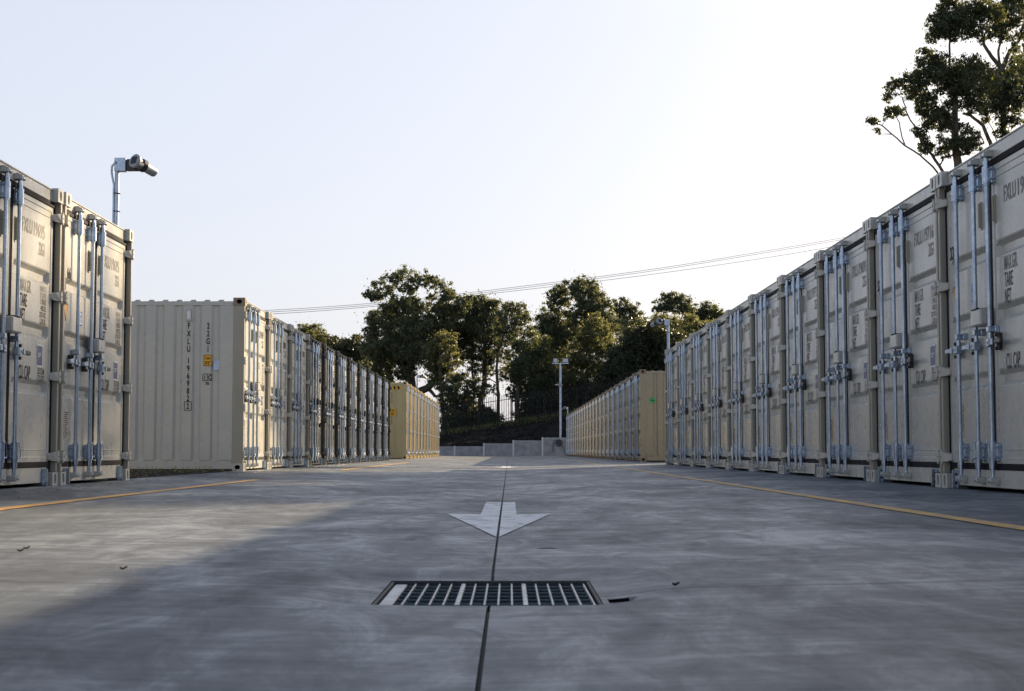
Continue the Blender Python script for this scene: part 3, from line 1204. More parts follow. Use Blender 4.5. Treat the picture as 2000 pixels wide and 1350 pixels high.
# --- right far row: tan containers
G = 'tan containers in the far row on the right'
tn = make_container('tan', fine=False)
for i in range(22):
    c = tn if i == 0 else copy_tree(tn)
    place(c, 'R', 3.69 - .002 * i, 43.2 + i * PITCH_C)
    lab = ('tan container with a small green sticker on its corrugated side' if i == 0 else
           'last tan container of the far right row, beside the hose reel' if i == 21 else
           '%s tan container counted from the one with the green sticker' % ORD[i])
    tag(c, lab, 'container', G)
sw = [q for q in kids(tn) if q.name.split('.')[0] == 'side_wall'][1]
mb = MB()
xs_ = CW - .004
pts = []
for k in range(20):
    a = 2 * math.pi * k / 20
    rr = .085 * (1 + .16 * math.cos(5 * a))
    pts.append((xs_, .34 + rr * math.cos(a) * .95, 1.72 + rr * math.sin(a)))
mb.prism(pts, (.002, 0, 0), 0)
pts = [(xs_ + .0025, .34 + q[0], 1.72 + q[1]) for q in ((-.04, -.008), (.02, -.008), (.02, -.03), (.05, 0), (.02, .03), (.02, .008), (-.04, .008))]
mb.prism(pts, (.001, 0, 0), 1)
mb.build('green_sticker', ['green', 'ink'], sw)

# ------------------------------------------------------------------ yard
JX = -0.05                  # line of the centre joint


def yard_z(x):
    if x <= -3.95 or x >= 3.70:
        return 0.0
    if x < JX:
        return -0.082 * (x + 3.95) / (JX + 3.95)
    return -0.082 * (3.70 - x) / (3.70 - JX)


GR = (-.357, .245, 4.00, 4.72)     # drain grate opening
GZ = -0.103


def dish(x, y):
    dx = max(GR[0] - x, 0, x - GR[1])
    dy = max(GR[2] - y, 0, y - GR[3])
    d = math.hypot(dx, dy)
    z = yard_z(x)
    t = max(0.0, 1 - d / .22)
    t = t * t * (3 - 2 * t)
    lip = -.0985 if y <= GR[2] + .001 else -.095
    return z * (1 - t) + min(z, lip) * t


xl = sorted(set([-11.5, -9, -6, -3.95, -3.2, -2.4, -1.6, -1.1, -.8] + [round(-.7 + i * .06, 4) for i in range(5)] + [GR[0], GR[1], -.3, -.22, -.14] +
                [JX - .0045, JX - .0038, JX + .0038, JX + .0045] + [.03, .1, .17, .262, .28, .32, .34] + [round(.30 + i * .06, 4) for i in range(6)] + [.8, 1.1, 1.6, 2.4, 3.1, 3.70, 6, 10, 14]))
JY = 4.21
yl_ = sorted(set([-12, -4, 0, 1.2, 2.0, 2.6, 3.1, 3.5] + [round(3.6 + i * .07, 4) for i in range(6)] + [GR[2], GR[3], JY - .0032, JY - .0026, JY + .0026, JY + .0032, 4.3, 4.45, 4.03, 4.06, 4.09, 4.13] +
                 [round(4.72 + i * .07, 4) for i in range(5)] + [5.3, 6, 8, 11, 15, 20, 30, 45, 60, 80, 105.42]))


def CHIP(x, y):
    """Broken-out corner of the concrete beside the grate."""
    return .27 < x < .33 and 4.045 < y < 4.10


mb = MB()
idx = {}
for j, y in enumerate(yl_):
    for i, x in enumerate(xl):
        z = dish(x, y)
        if abs(x - JX) < .0042:
            z -= .014
        elif abs(y - JY) < .003 and (x < GR[0] - .001 or x > GR[1] + .001):
            z -= .008
        if CHIP(x, y):
            z -= .014
        idx[i, j] = len(mb.v)
        mb.v.append((x, y, z))
for j in range(len(yl_) - 1):
    for i in range(len(xl) - 1):
        xm, ym = (xl[i] + xl[i + 1]) / 2, (yl_[j] + yl_[j + 1]) / 2
        if GR[0] < xm < GR[1] and GR[2] < ym < GR[3]:
            continue
        if xl[i + 1] <= -3.95 + 1e-6 and ym > 15.9 and ym < 23:
            pass
        mb.f.append([idx[i, j], idx[i + 1, j], idx[i + 1, j + 1], idx[i, j + 1]])
        mb.m.append(2 if .27 < xm < .33 and 4.04 < ym < 4.11 else 1 if (abs(xm - JX) < .0044 or (abs(ym - JY) < .0029)) else 0)
        mb.s.append(False)
yard = mb.build('concrete_yard', ['concrete', 'joint', 'void'])
tag(yard, 'grey broomed concrete yard falling to a centre joint', 'yard', None, 'structure')


def strip(x0, x1, ya, yb, lift=.004):
    """Painted stripe following the crossfall."""
    b = MB()
    n = max(1, int((yb - ya) / 2))
    xs2 = sorted(set([x0, x1] + [q for q in xl if x0 < q < x1]))
    for k in range(n):
        a, c = ya + (yb - ya) * k / n, ya + (yb - ya) * (k + 1) / n
        for q in range(len(xs2) - 1):
            b.add([(xs2[q], a, dish(xs2[q], a) + lift), (xs2[q + 1], a, dish(xs2[q + 1], a) + lift),
                   (xs2[q + 1], c, dish(xs2[q + 1], c) + lift), (xs2[q], c, dish(xs2[q], c) + lift)], [(0, 1, 2, 3)])
    return b


G = 'yellow lines along the right containers'
for ya, yb, lab in ((2.5, 31.5, 'long yellow line in front of the nearest right containers'), (38.5, 49.5, 'short yellow dash beside the green-stickered container'),
                    (58, 72, 'farthest yellow dash on the right, towards the retaining wall')):
    o = strip(2.15, 2.25, ya, yb).build('yellow_line', ['line_yellow'])
    tag(o, lab, 'road marking', G, 'structure')
G = 'yellow lines along the left containers'
for ya, yb, lab in ((5.0, 17.3, 'yellow line in front of container 66'), (26.0, 43.0, 'yellow line in front of the charcoal containers')):
    o = strip(-2.87, -2.77, ya, yb).build('yellow_line', ['line_yellow'])
    tag(o, lab, 'road marking', G, 'structure')


def arrow(y0, label):
    b = MB()
    L = .004
    jx0, jx1 = JX - .006, JX + .006

    def pt(x, y):
        return (x, y0 + y, yard_z(x) + L)
    for s in (0, 1):
        a, q, c = (-.37, -.168, jx0) if s == 0 else (.252, .046, jx1)
        pts = [pt(c, 0.03), pt(a, 2.38), pt(q, 2.38), pt(q, 4.62), pt(c, 4.62)]
        b.poly(pts[::-1] if s == 0 else pts)
    o = b.build('road_arrow', ['line_white'])
    tag(o, label, 'road marking', 'white arrows down the middle of the yard', 'structure')


arrow(6.80, 'white painted arrow pointing at the drain grate')
arrow(34.3, 'far white painted arrow, almost a line, near the end of the yard')

# drain grate
root = empty('drain_grate', ((GR[0] + GR[1]) / 2, (GR[2] + GR[3]) / 2, 0))
tag(root, 'rectangular steel drain grate sunk in the concrete in front of the arrow', 'drain grate')
gx0, gx1 = GR[0] - root.location.x, GR[1] - root.location.x
gy0, gy1 = GR[2] - root.location.y, GR[3] - root.location.y
mb = MB()
t = .009
for a, b, c, d in ((gx0, gx1, gy0, gy0 + t), (gx0, gx1, gy1 - t, gy1), (gx0, gx0 + t, gy0 + t, gy1 - t), (gx1 - t, gx1, gy0 + t, gy1 - t)):
    mb.box(a, b, c, d, GZ - .06, GZ + .006, 0, .002)
mb.build('frame', ['iron_frame'], root)
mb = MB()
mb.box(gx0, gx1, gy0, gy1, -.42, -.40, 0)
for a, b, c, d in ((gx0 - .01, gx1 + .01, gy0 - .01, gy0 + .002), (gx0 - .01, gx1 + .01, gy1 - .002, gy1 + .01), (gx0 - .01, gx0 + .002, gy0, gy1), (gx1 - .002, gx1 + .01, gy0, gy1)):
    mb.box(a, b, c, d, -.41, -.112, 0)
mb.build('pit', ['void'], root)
ix0, ix1 = gx0 + t + .004, gx1 - t - .004
iy0, iy1 = gy0 + t + .003, gy1 - t - .003
mb = MB()
mb.box(ix0, ix0 + .036, iy0, iy1, GZ - .03, GZ - .001, 0, .002)      # solid edge strip
mb.build('edge_strip', ['iron_worn'], root)
nb = 15
for k in range(nb):
    xb = ix0 + .062 + (ix1 - .006 - ix0 - .062) * k / (nb - 1)
    hw = .0065 if k in (4, 9) else .0027
    mb = MB()
    mb.box(xb - hw, xb + hw, iy0, iy1, GZ - .032, GZ + .001, 0, .0012)
    mb.build('bar', ['iron_worn'], root)
for k in range(7):
    yb = iy0 + .04 + (iy1 - iy0 - .08) * k / 6
    mb = MB()
    mb.tube([(ix0 + .036, yb, GZ - .008), (ix1, yb, GZ - .008)], .0048, 0, 8)
    mb.build('cross_rod', ['iron'], root)

# litter on the slab
random.seed(5)
for px, py, h, lab in ((40, 1083, .355, 'dry leaf lying in the sunlit concrete at the left edge'), (241, 1118, .365, 'small dark leaf where the shadow edge crosses the concrete'),
                       (1068, 1069, .37, 'thin dark twig lying right of the arrow tip'), (1320, 1138, .36, 'small dark leaf lying right of the drain grate'),
                       (52, 1078, .355, 'tiny curled leaf just behind the dry leaf')):
    Y = h * 3000 / (py - 881)
    p = at(px, py, Y)
    mb = MB()
    lng = {'t': .038}.get('t' if 'twig' in lab else 'l', .022)
    if 'twig' in lab:
        mb.tube([(-lng, 0, .004), (-lng * .3, .004, .006), (lng * .4, -.002, .006), (lng, .006, .004)], [.001, .0018, .0018, .001], 0, 6)
    else:
        n = 7
        for i in range(n - 1):
            a, b = i / (n - 1), (i + 1) / (n - 1)
            wa, wb = .009 * math.sin(math.pi * a) + .001, .009 * math.sin(math.pi * b) + .001
            za, zb = .004 + .012 * abs(a - .4), .004 + .012 * abs(b - .4)
            mb.add([(lng * (a - .5), -wa, za + .006), (lng * (b - .5), -wb, zb + .006), (lng * (b - .5), 0, zb), (lng * (a - .5), 0, za)], [(0, 1, 2, 3)])
            mb.add([(lng * (a - .5), 0, za), (lng * (b - .5), 0, zb), (lng * (b - .5), wb, zb + .005), (lng * (a - .5), wa, za + .005)], [(0, 1, 2, 3)])
    o = mb.build('twig' if 'twig' in lab else 'dry_leaf', ['dead_leaf'])
    o.location = (p.x, p.y, yard_z(p.x) + .001)
    o.rotation_euler = (0, 0, random.uniform(-.4, .4))
    tag(o, lab, 'twig' if 'twig' in lab else 'leaf')

# gravel strip with weeds between the two left rows, and grit along the left containers
mb = MB()
for k in range(24):
    a, b = 15.98 + k * .29, 15.98 + (k + 1) * .29
    for q in range(10):
        xa, xb = -11 + q * .69, -11 + (q + 1) * .69
        mb.add([(xa, a, .012), (xb, a, .012 if q < 9 else .005), (xb, b, .012 if q < 9 else .005), (xa, b, .012)], [(0, 1, 2, 3)])
tag(mb.build('gravel', ['gravel']), 'dark gravel strip between the two left rows', 'gravel', None, 'stuff')
random.seed(11)
mb = MB()


def pebble(mb, x, y, z, r):
    n = 6
    pts = [(x + r * random.uniform(.7, 1.2) * math.cos(k * math.pi / 3), y + r * random.uniform(.7, 1.2) * math.sin(k * math.pi / 3), z) for k in range(n)]
    tp = [(x + (p[0] - x) * .55, y + (p[1] - y) * .55, z + r * random.uniform(.5, .9)) for p in pts]
    mb.add(pts + tp, [(k, (k + 1) % n, n + (k + 1) % n, n + k) for k in range(n)] + [tuple(range(n, 2 * n))])


for k in range(900):
    x = -3.9 + min(0.9, abs(random.gauss(0, .28)))
    y = random.uniform(8, 48)
    pebble(mb, x, y, yard_z(x), random.choice((.0025, .003, .004, .006)))
for k in range(1500):
    pebble(mb, random.uniform(-10, -3.98), random.uniform(16.2, 22.7), .012, random.uniform(.012, .035))
tag(mb.build('loose_grit', ['gravel']), 'loose dark grit swept along the left containers', 'grit', None, 'stuff')
mb = MB()
for k in range(900):
    x, y = random.uniform(-10, -4.15), random.uniform(20.3, 22.7) if random.random() < .75 else random.uniform(16.5, 22)
    h = random.uniform(.03, .10)
    a = random.uniform(0, 6.28)
    dx, dy = math.cos(a) * .006, math.sin(a) * .006
    lx, ly = random.uniform(-.04, .04), random.uniform(-.04, .04)
    mb.add([(x - dx, y - dy, .012), (x + dx, y + dy, .012), (x + lx, y + ly, .012 + h)], [(0, 1, 2)])
tag(mb.build('weeds', ['grass']), 'short weeds growing in the gravel beside the coded container', 'weeds', None, 'stuff')

# ------------------------------------------------------------------ terrain, bank, wall
WALL_Y = 105.5


def fence_z(x):
    return max(1.0, min(6.5, 1.66 + (x + 4.67) * .15))


def wall_top(x):
    return .62 if x < -1.72 else .82 if x < .30 else 1.02 if x < 2.30 else 1.22


def terr(x, y):
    if y < WALL_Y + .02:
        return -.25
    zw = .52 + max(0, min(1, (x + 5) / 9)) * .55
    t = min(1, max(0, (y - WALL_Y) / 7.5))
    zf = fence_z(x)
    z = zw + (zf - zw) * (t ** .85)
    if y > 113:
        rise = max(0.0, min(1.0, (x - 3) / 14))
        z += rise * min(y - 113, 60) * .10
        z -= max(0.0, min(1.0, (y - 125) / 60)) * 1.2
        if y > 200:
            z = z * max(0, 1 - (y - 200) / 500)
    return z


random.seed(3)
xs_t = sorted(set([-800, -300, -120, -60, -35, -22] + [round(-16 + i * .8, 2) for i in range(54)] + [34, 45, 70, 130, 300, 800]))
ys_t = sorted(set([-300, -60, 0, 50, 100, WALL_Y + .015, WALL_Y + .025] + [round(106 + i * .5, 2) for i in range(20)] + [117, 119, 122, 126, 131, 138, 148, 165, 185, 220, 300, 450, 800, 1500, 3000]))
mb = MB()
tid = {}
for j, y in enumerate(ys_t):
    for i, x in enumerate(xs_t):
        z = terr(x, y)
        if 105.6 < y < 116 and -16 < x < 30:
            z += random.uniform(-.10, .10)
        tid[i, j] = len(mb.v)
        mb.v.append((x, y, z))
for j in range(len(ys_t) - 1):
    for i in range(len(xs_t) - 1):
        mb.f.append([tid[i, j], tid[i + 1, j], tid[i + 1, j + 1], tid[i, j + 1]])
        mb.m.append(0)
        mb.s.append(True)
tag(mb.build('ground', ['bank']), 'dark mulched bank and ground rising behind the retaining wall', 'ground', None, 'structure')

random.seed(8)
mb = MB()
for k in range(5200):
    x, y = random.uniform(-14, 16), random.uniform(111.2, 117)
    z = terr(x, y) - .05
    h = random.uniform(.15, .45)
    a = random.uniform(0, 6.28)
    dx, dy = math.cos(a) * .025, math.sin(a) * .025
    mb.add([(x - dx, y - dy, z), (x + dx, y + dy, z), (x + random.uniform(-.15, .15), y + random.uniform(-.15, .15), z + h)], [(0, 1, 2)])
tag(mb.build('grass', ['grass']), 'rough grass along the foot of the palisade fence', 'grass', None, 'stuff')
mb = MB()
for k in range(2600):
    x, y = random.uniform(-8, 14), random.uniform(105.8, 113)
    r_ = random.uniform(.04, .16)
    pebble(mb, x, y, terr(x, y) - .02, r_)
tag(mb.build('mulch', ['bank']), 'coarse dark mulch and clods on the bank', 'mulch', None, 'stuff')

# far hill
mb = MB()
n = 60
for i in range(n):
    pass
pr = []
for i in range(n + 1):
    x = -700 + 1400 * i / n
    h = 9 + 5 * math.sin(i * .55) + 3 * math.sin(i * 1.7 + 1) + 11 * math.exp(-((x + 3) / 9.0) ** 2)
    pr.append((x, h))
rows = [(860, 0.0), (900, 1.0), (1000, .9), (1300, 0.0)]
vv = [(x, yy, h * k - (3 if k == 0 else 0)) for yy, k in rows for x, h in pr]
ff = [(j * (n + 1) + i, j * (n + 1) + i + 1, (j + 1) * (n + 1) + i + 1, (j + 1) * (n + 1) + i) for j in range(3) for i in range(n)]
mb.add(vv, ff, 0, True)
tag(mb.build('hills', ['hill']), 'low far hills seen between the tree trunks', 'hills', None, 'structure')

# retaining wall of concrete sleepers between steel posts
root = empty('retaining_wall', (0, WALL_Y, 0))
tag(root, 'stepped grey retaining wall of concrete sleepers at the end of the yard', 'retaining wall')
posts = [-7.72, -5.72, -3.72, -1.72, .30, 2.30, 4.30, 6.30]
for k in range(len(posts) - 1):
    a, b = posts[k] + .045, posts[k + 1] - .045
    top = wall_top((a + b) / 2)
    mb = MB()
    nsl = round((top + .1) / .2)
    for q in range(nsl):
        mb.box(a, b, -.05, .05, top - (q + 1) * .2 + .007, top - q * .2, 0, .008)
    mb.box(a, b, .0, .04, -.05, top - .01, 0)
    mb.build('sleeper_panel', ['sleeper', 'void'], root)
for k, px in enumerate(posts):
    mb = MB()
    top = wall_top(px + .3) + .015
    mb.box(px - .05, px + .05, -.075, -.062, -.12, top, 0, .002)
    mb.box(px - .006, px + .006, -.062, .062, -.12, top, 0)
    mb.box(px - .05, px + .05, .062, .075, -.12, top, 0)
    mb.build('post', ['sleeper_post'], root)

# hose reel on the wall
rc = at(1092, 865, WALL_Y - .2)
root = empty('hose_reel', rc)
tag(root, 'round brown hose reel hanging on the retaining wall', 'hose reel')
mb = MB()
mb.tube([(0, -.12, 0), (0, -.10, 0), (0, .08, 0), (0, .10, 0)], [.10, .19, .19, .10], 0, 20)
mb.build('drum', ['reel'], root)
mb = MB()
for q in (-.13, .11):
    mb.tube([(0, q, 0), (0, q + .02, 0)], .23, 0, 22)
mb.box(-.03, .03, .05, .15, -.25, .25, 0)
mb.build('flange', ['hose'], root)
mb = MB()
mb.tube([(-.1, -.1, .2), (-.30, -.1, .16), (-.42, -.1, -.1), (-.42, -.1, -.5), (-.36, -.1, -.62)], .022, 0, 8)
mb.tube([(.16, -.1, -.1), (.28, -.1, -.4), (.38, -.1, -.7), (.52, -.1, -1.0)], .018, 0, 8)
mb.build('hose', ['hose'], root)

# palisade fence along the top of the bank
root = empty('palisade_fence', (0, 113, 0))
tag(root, 'dark spiked palisade fence climbing the bank under the trees', 'fence')
px0 = -9.4
for k in range(12):
    a = px0 + k * 2.4
    mb = MB()
    for q in range(15):
        x = a + (q + .5) * .16
        zb = fence_z(x) + .05
        h = 2.08
        mb.add([(x - .022, -.01, zb), (x - .022, -.01, zb + h - .12), (x - .018, -.02, zb + h - .04), (x, -.03, zb + h), (x + .018, -.02, zb + h - .04),
                (x + .022, -.01, zb + h - .12), (x + .022, -.01, zb), (x, -.028, zb), (x, -.028, zb + h - .12)],
               [(0, 7, 8, 1), (7, 6, 5, 8), (1, 8, 3, 2), (8, 5, 4, 3)])
    mb.build('pale_panel', ['fence'], root)
    mb = MB()
    for zr in (.35, 1.75):
        za, zb = fence_z(a) + zr, fence_z(a + 2.4) + zr
        mb.prism([(a, .0, za - .025), (a + 2.4, 0, zb - .025), (a + 2.4, 0, zb + .025), (a, 0, za + .025)], (0, .03, 0))
    mb.build('rail', ['fence'], root)
    mb = MB()
    mb.box(a - .04, a + .04, .02, .09, fence_z(a) - .4, fence_z(a) + 1.9, 0, .004)
    mb.build('post', ['fence'], root)

# ------------------------------------------------------------------ floodlight pole and cameras
pl = at(1094.5, 859, WALL_Y + .5)
root = empty('light_pole', (pl.x, pl.y, terr(pl.x, pl.y) - .1))
tag(root, 'tall galvanised pole with two floodlights behind the retaining wall', 'light pole')
ht = at(1094.5, 711, WALL_Y + .5).z - root.location.z
mb = MB()
mb.tube([(0, 0, 0), (0, 0, ht * .5), (0, 0, ht)], [.075, .065, .058], 0, 12)
mb.box(-.12, .12, -.12, .12, .0, .12, 0)
mb.tube([(.075, -.03, .3), (.075, -.03, ht * .95)], .018, 0, 6)
mb.build('pole', ['galv'], root)
mb = MB()
mb.box(-.58, .58, -.04, .04, ht, ht + .07, 0, .006)
mb.build('crossarm', ['galv'], root)
for x in (-.33, .36):
    mb = MB()
    c, s = math.cos(R(62)), math.sin(R(62))
    wv = .17 if x > 0 else .13

    def q(u, v, d):
        return (x + u, -.05 - v * c * .0 + v * .25 - d, ht + .11 + v)
    v0, v1 = 0.0, .27
    vv = [q(-wv, v0, 0), q(wv, v0, 0), q(wv, v1, 0), q(-wv, v1, 0), q(-wv, v0, -.09), q(wv, v0, -.09), q(wv, v1, -.09), q(-wv, v1, -.09)]
    mb.add(vv, [(0, 1, 2, 3), (5, 4, 7, 6), (4, 0, 3, 7), (1, 5, 6, 2), (3, 2, 6, 7), (4, 5, 1, 0)], 0)
    mb.box(x - wv - .015, x - wv - .005, -.05, .06, ht + .06, ht + .26, 0)
    mb.box(x + wv + .005, x + wv + .015, -.05, .06, ht + .06, ht + .26, 0)
    fl = mb.build('floodlight', ['galv'], root)
    mb = MB()
    vv = [q(-wv + .02, v0 + .02, .004), q(wv - .02, v0 + .02, .004), q(wv - .02, v1 - .02, .004), q(-wv + .02, v1 - .02, .004)]
    mb.add(vv, [(0, 1, 2, 3)], 0)
    mb.build('lamp_glass', ['lamp_glass'], fl)


def bullet(mb, o, d, L, r, m=0, dark=1):
    """Bullet housing from o along d: front face with dark window, body tube, sunshield."""
    o, d = Vector(o), Vector(d).normalized()
    mb.tube([o, o + d * .003, o + d * .035, o + d * .045, o + d * L * .93, o + d * L], [r * .93, r, r, r * .74, r * .70, r * .62], m, 24)
    mb.tube([o - d * .002, o - d * .0015], r * .62, dark, 16)


def security_camera(loc, h, head_dir, label, heads=((.30, 0), ), scale=1.0, group='security cameras on poles'):
    """Pole with a bracket box, a side arm and a bullet camera at the top."""
    root = empty('security_camera', loc)
    tag(root, label, 'security camera', group)
    mb = MB()
    mb.tube([(0, 0, 0), (0, 0, h - .06)], .024 * scale, 0, 14)
    mb.tube([(-.030, -.012, .0), (-.030, -.012, h - .22), (-.05, -.03, h - .10), (-.05, -.03, h - .03), (.0, -.07, h + .012)], .011, 0, 8)
    z = .15
    while z < h - .15:
        mb.tube([(0, 0, z), (0, 0, z + .008)], .040, 1, 10)
        z += .19
    mb.build('pole', ['galv', 'grip'], root)
    s = 1 if head_dir > 0 else -1
    mb = MB()
    xa, xb = sorted((-s * .02, s * .10))
    mb.box(xa, xb, -.055, .035, h - .08, h + .06, 0, .004)
    mb.build('bracket_box', ['galv'], root)
    mb = MB()
    xa, xb = sorted((s * .10, s * .27))
    mb.box(xa, xb, -.035, .015, h - .075, h + .05, 0, .006)
    mb.build('arm', ['grip'], root)
    mb = MB()
    bullet(mb, (s * .205, -.13, h + .018), (s * .50, .70, -.27), .30, .074, 0, 0)
    dd = Vector((s * .50, .70, -.27)).normalized()
    oo = Vector((s * .205, -.13, h + .018))
    mb.tube([oo + dd * .10, oo + dd * .15], .068, 2, 16)
    hd = mb.build('camera_housing', ['cam_white', 'cam_black', 'grip'], root)
    mb = MB()
    d = Vector((s * .50, .70, -.27)).normalized()
    f = Vector((s * .205, -.13, h + .018)) - d * .006
    u = d.cross(Vector((0, 0, 1))).normalized()
    v = u.cross(d)
    w2 = .040
    pts = [f + u * a * w2 + v * b * w2 for a, b in ((-1, -.8), (-.8, -1), (.8, -1), (1, -.8), (1, .8), (.8, 1), (-.8, 1), (-1, .8))]
    mb.prism(pts, d * .012, 0)
    mb.build('lens_window', ['cam_black'], hd)
    return root


p = at(226, 500, 16.03)
security_camera((p.x, p.y, 0), at(226, 321, 16.03).z, 1, 'white bullet camera on a pole rising behind container 66')
p = at(1306, 700, 35.07)
security_camera((p.x, p.y, 0), at(1306, 629, 35.07).z, -1, 'white bullet camera on a pole at the end of the right front row')
p = at(818, 760, 66.0)
security_camera((p.x - .06, p.y, 2.80), at(818, 735, 66).z - 2.80, 1, 'white bullet camera rising over the yellow high containers')
p = at(1107.5, 800, 97.8)
security_camera((p.x + .05, p.y, 2.50), at(1107.5, 797, 97.8).z - 2.5, -1, 'small white camera on the last tan container beside the light pole')
root = empty('wall_camera', (pl.x - .06, pl.y - .05, at(1090, 752, pl.y).z))
tag(root, 'small white camera clamped halfway up the floodlight pole', 'security camera')
mb = MB()
bullet(mb, (-.28, -.12, -.02), (.3, .14, .06), .30, .06)
mb.build('camera_housing', ['cam_white', 'cam_black'], root)
mb = MB()
mb.box(-.06, .10, -.08, .0, -.14, .12, 0, .01)
mb.build('bracket', ['cam_white'], root)

# ------------------------------------------------------------------ power lines
for k, (dy, lab) in enumerate(((0, 'topmost of the thin overhead wires crossing the sky'), (3.4, 'middle overhead wire just under the topmost'), (11, 'lowest of the three overhead wires'))):
    pts = [(-2600, 700), (-700, 640), (300, 612), (529, 606), (738, 591.5), (893, 574.7), (1250, 529.6), (1500, 489.6), (1645, 464.6), (1900, 418), (2700, 250)]
    ex = {11: [7, 7, 7, 7.5, 6.5, 6.5, 9.5, 13.5, 14, 16, 18]}.get(dy, [dy] * 11)
    P3 = [at(a, b + e, 155 + (a - 1000) * .012) for (a, b), e in zip(pts, ex)]
    fine_pts = []
    for i in range(len(P3) - 1):
        for q in range(4):
            t = q / 4
            p0, p1, p2, p3 = P3[max(i - 1, 0)], P3[i], P3[i + 1], P3[min(i + 2, len(P3) - 1)]
            fine_pts.append(.5 * ((2 * p1) + (p2 - p0) * t + (2 * p0 - 5 * p1 + 4 * p2 - p3) * t * t + (3 * p1 - p0 - 3 * p2 + p3) * t ** 3))
    fine_pts.append(P3[-1])
    mb = MB()
    mb.tube(fine_pts, .021, 0, 6)
    tag(mb.build('power_line', ['wire']), lab, 'power line', 'overhead wires')

# ------------------------------------------------------------------ trees


def leaves_mesh(name, clumps, L, W, mat, seed, cov=2.0, droop=.6, sub=26, subr=.33):
    rng = np.random.default_rng(seed)
    C, D, S = [], [], []
    for (c, r, rz, dens) in clumps:
        n = int((2.1 if L < .14 else 1.7) * cov * dens * math.pi * r * rz / (.25 * L * W))
        # sprays inside the clump: leaves gather round them
        sv = rng.normal(size=(sub, 3))
        sv /= np.linalg.norm(sv, axis=1)[:, None]
        rad = rng.uniform(.35, 1.0, sub)[:, None]
        sc = sv * rad * np.array([r, r, rz])
        sc[:, 2] += .15 * rz
        wts = rng.uniform(.4, 1.0, sub)
        wts /= wts.sum()
        pick = rng.choice(sub, n, p=wts)
        off = rng.normal(size=(n, 3))
        off /= np.linalg.norm(off, axis=1)[:, None] + 1e-9
        stray = np.where(rng.uniform(0, 1, n) < .22, 2.0, 1.0)[:, None]
        off *= stray * np.abs(rng.normal(0, .62, n))[:, None] * np.array([r, r, rz]) * subr * rng.uniform(.6, 1.3, n)[:, None]
        C.append(sc[pick] + off + np.array(c)[None])
    if not C:
        return None
    C = np.concatenate(C)
    n = len(C)
    d = rng.normal(size=(n, 3))
    d[:, 2] -= droop * 1.6
    d /= np.linalg.norm(d, axis=1)[:, None]
    a = rng.normal(size=(n, 3))
    s = np.cross(d, a)
    s /= np.linalg.norm(s, axis=1)[:, None] + 1e-9
    l = (L * rng.uniform(.6, 1.35, n))[:, None]
    wd = (W * rng.uniform(.6, 1.3, n))[:, None]
    V = np.empty((n, 4, 3))
    V[:, 0] = C - d * l * .5
    V[:, 1] = C - d * l * .05 + s * wd * .5
    V[:, 2] = C + d * l * .5
    V[:, 3] = C - d * l * .05 - s * wd * .5
    me = bpy.data.meshes.new(name)
    me.vertices.add(4 * n)
    me.vertices.foreach_set('co', V.reshape(-1))
    me.loops.add(4 * n)
    me.loops.foreach_set('vertex_index', np.arange(4 * n, dtype=np.int32))
    me.polygons.add(n)
    me.polygons.foreach_set('loop_start', np.arange(0, 4 * n, 4, dtype=np.int32))
    me.polygons.foreach_set('loop_total', np.full(n, 4, dtype=np.int32))
    me.materials.append(M[mat])
    me.update(calc_edges=True)
    return me


def limb(mb, a, b, ra, rb, rng, sag=.12, n=6, sides=7):
    a, b = Vector(a), Vector(b)
    L = (b - a).length
    pts, rad = [], []
    o1 = Vector((rng.uniform(-1, 1), rng.uniform(-1, 1), rng.uniform(-.3, .5))) * L * sag
    for i in range(n + 1):
        t = i / n
        w = math.sin(math.pi * t)
        pts.append(a.lerp(b, t) + o1 * w + Vector((rng.uniform(-1, 1), rng.uniform(-1, 1), 0)) * L * .018 * w)
        rad.append(ra + (rb - ra) * t ** .8)
    mb.tube(pts, rad, 0, sides, cap=False)
    return pts


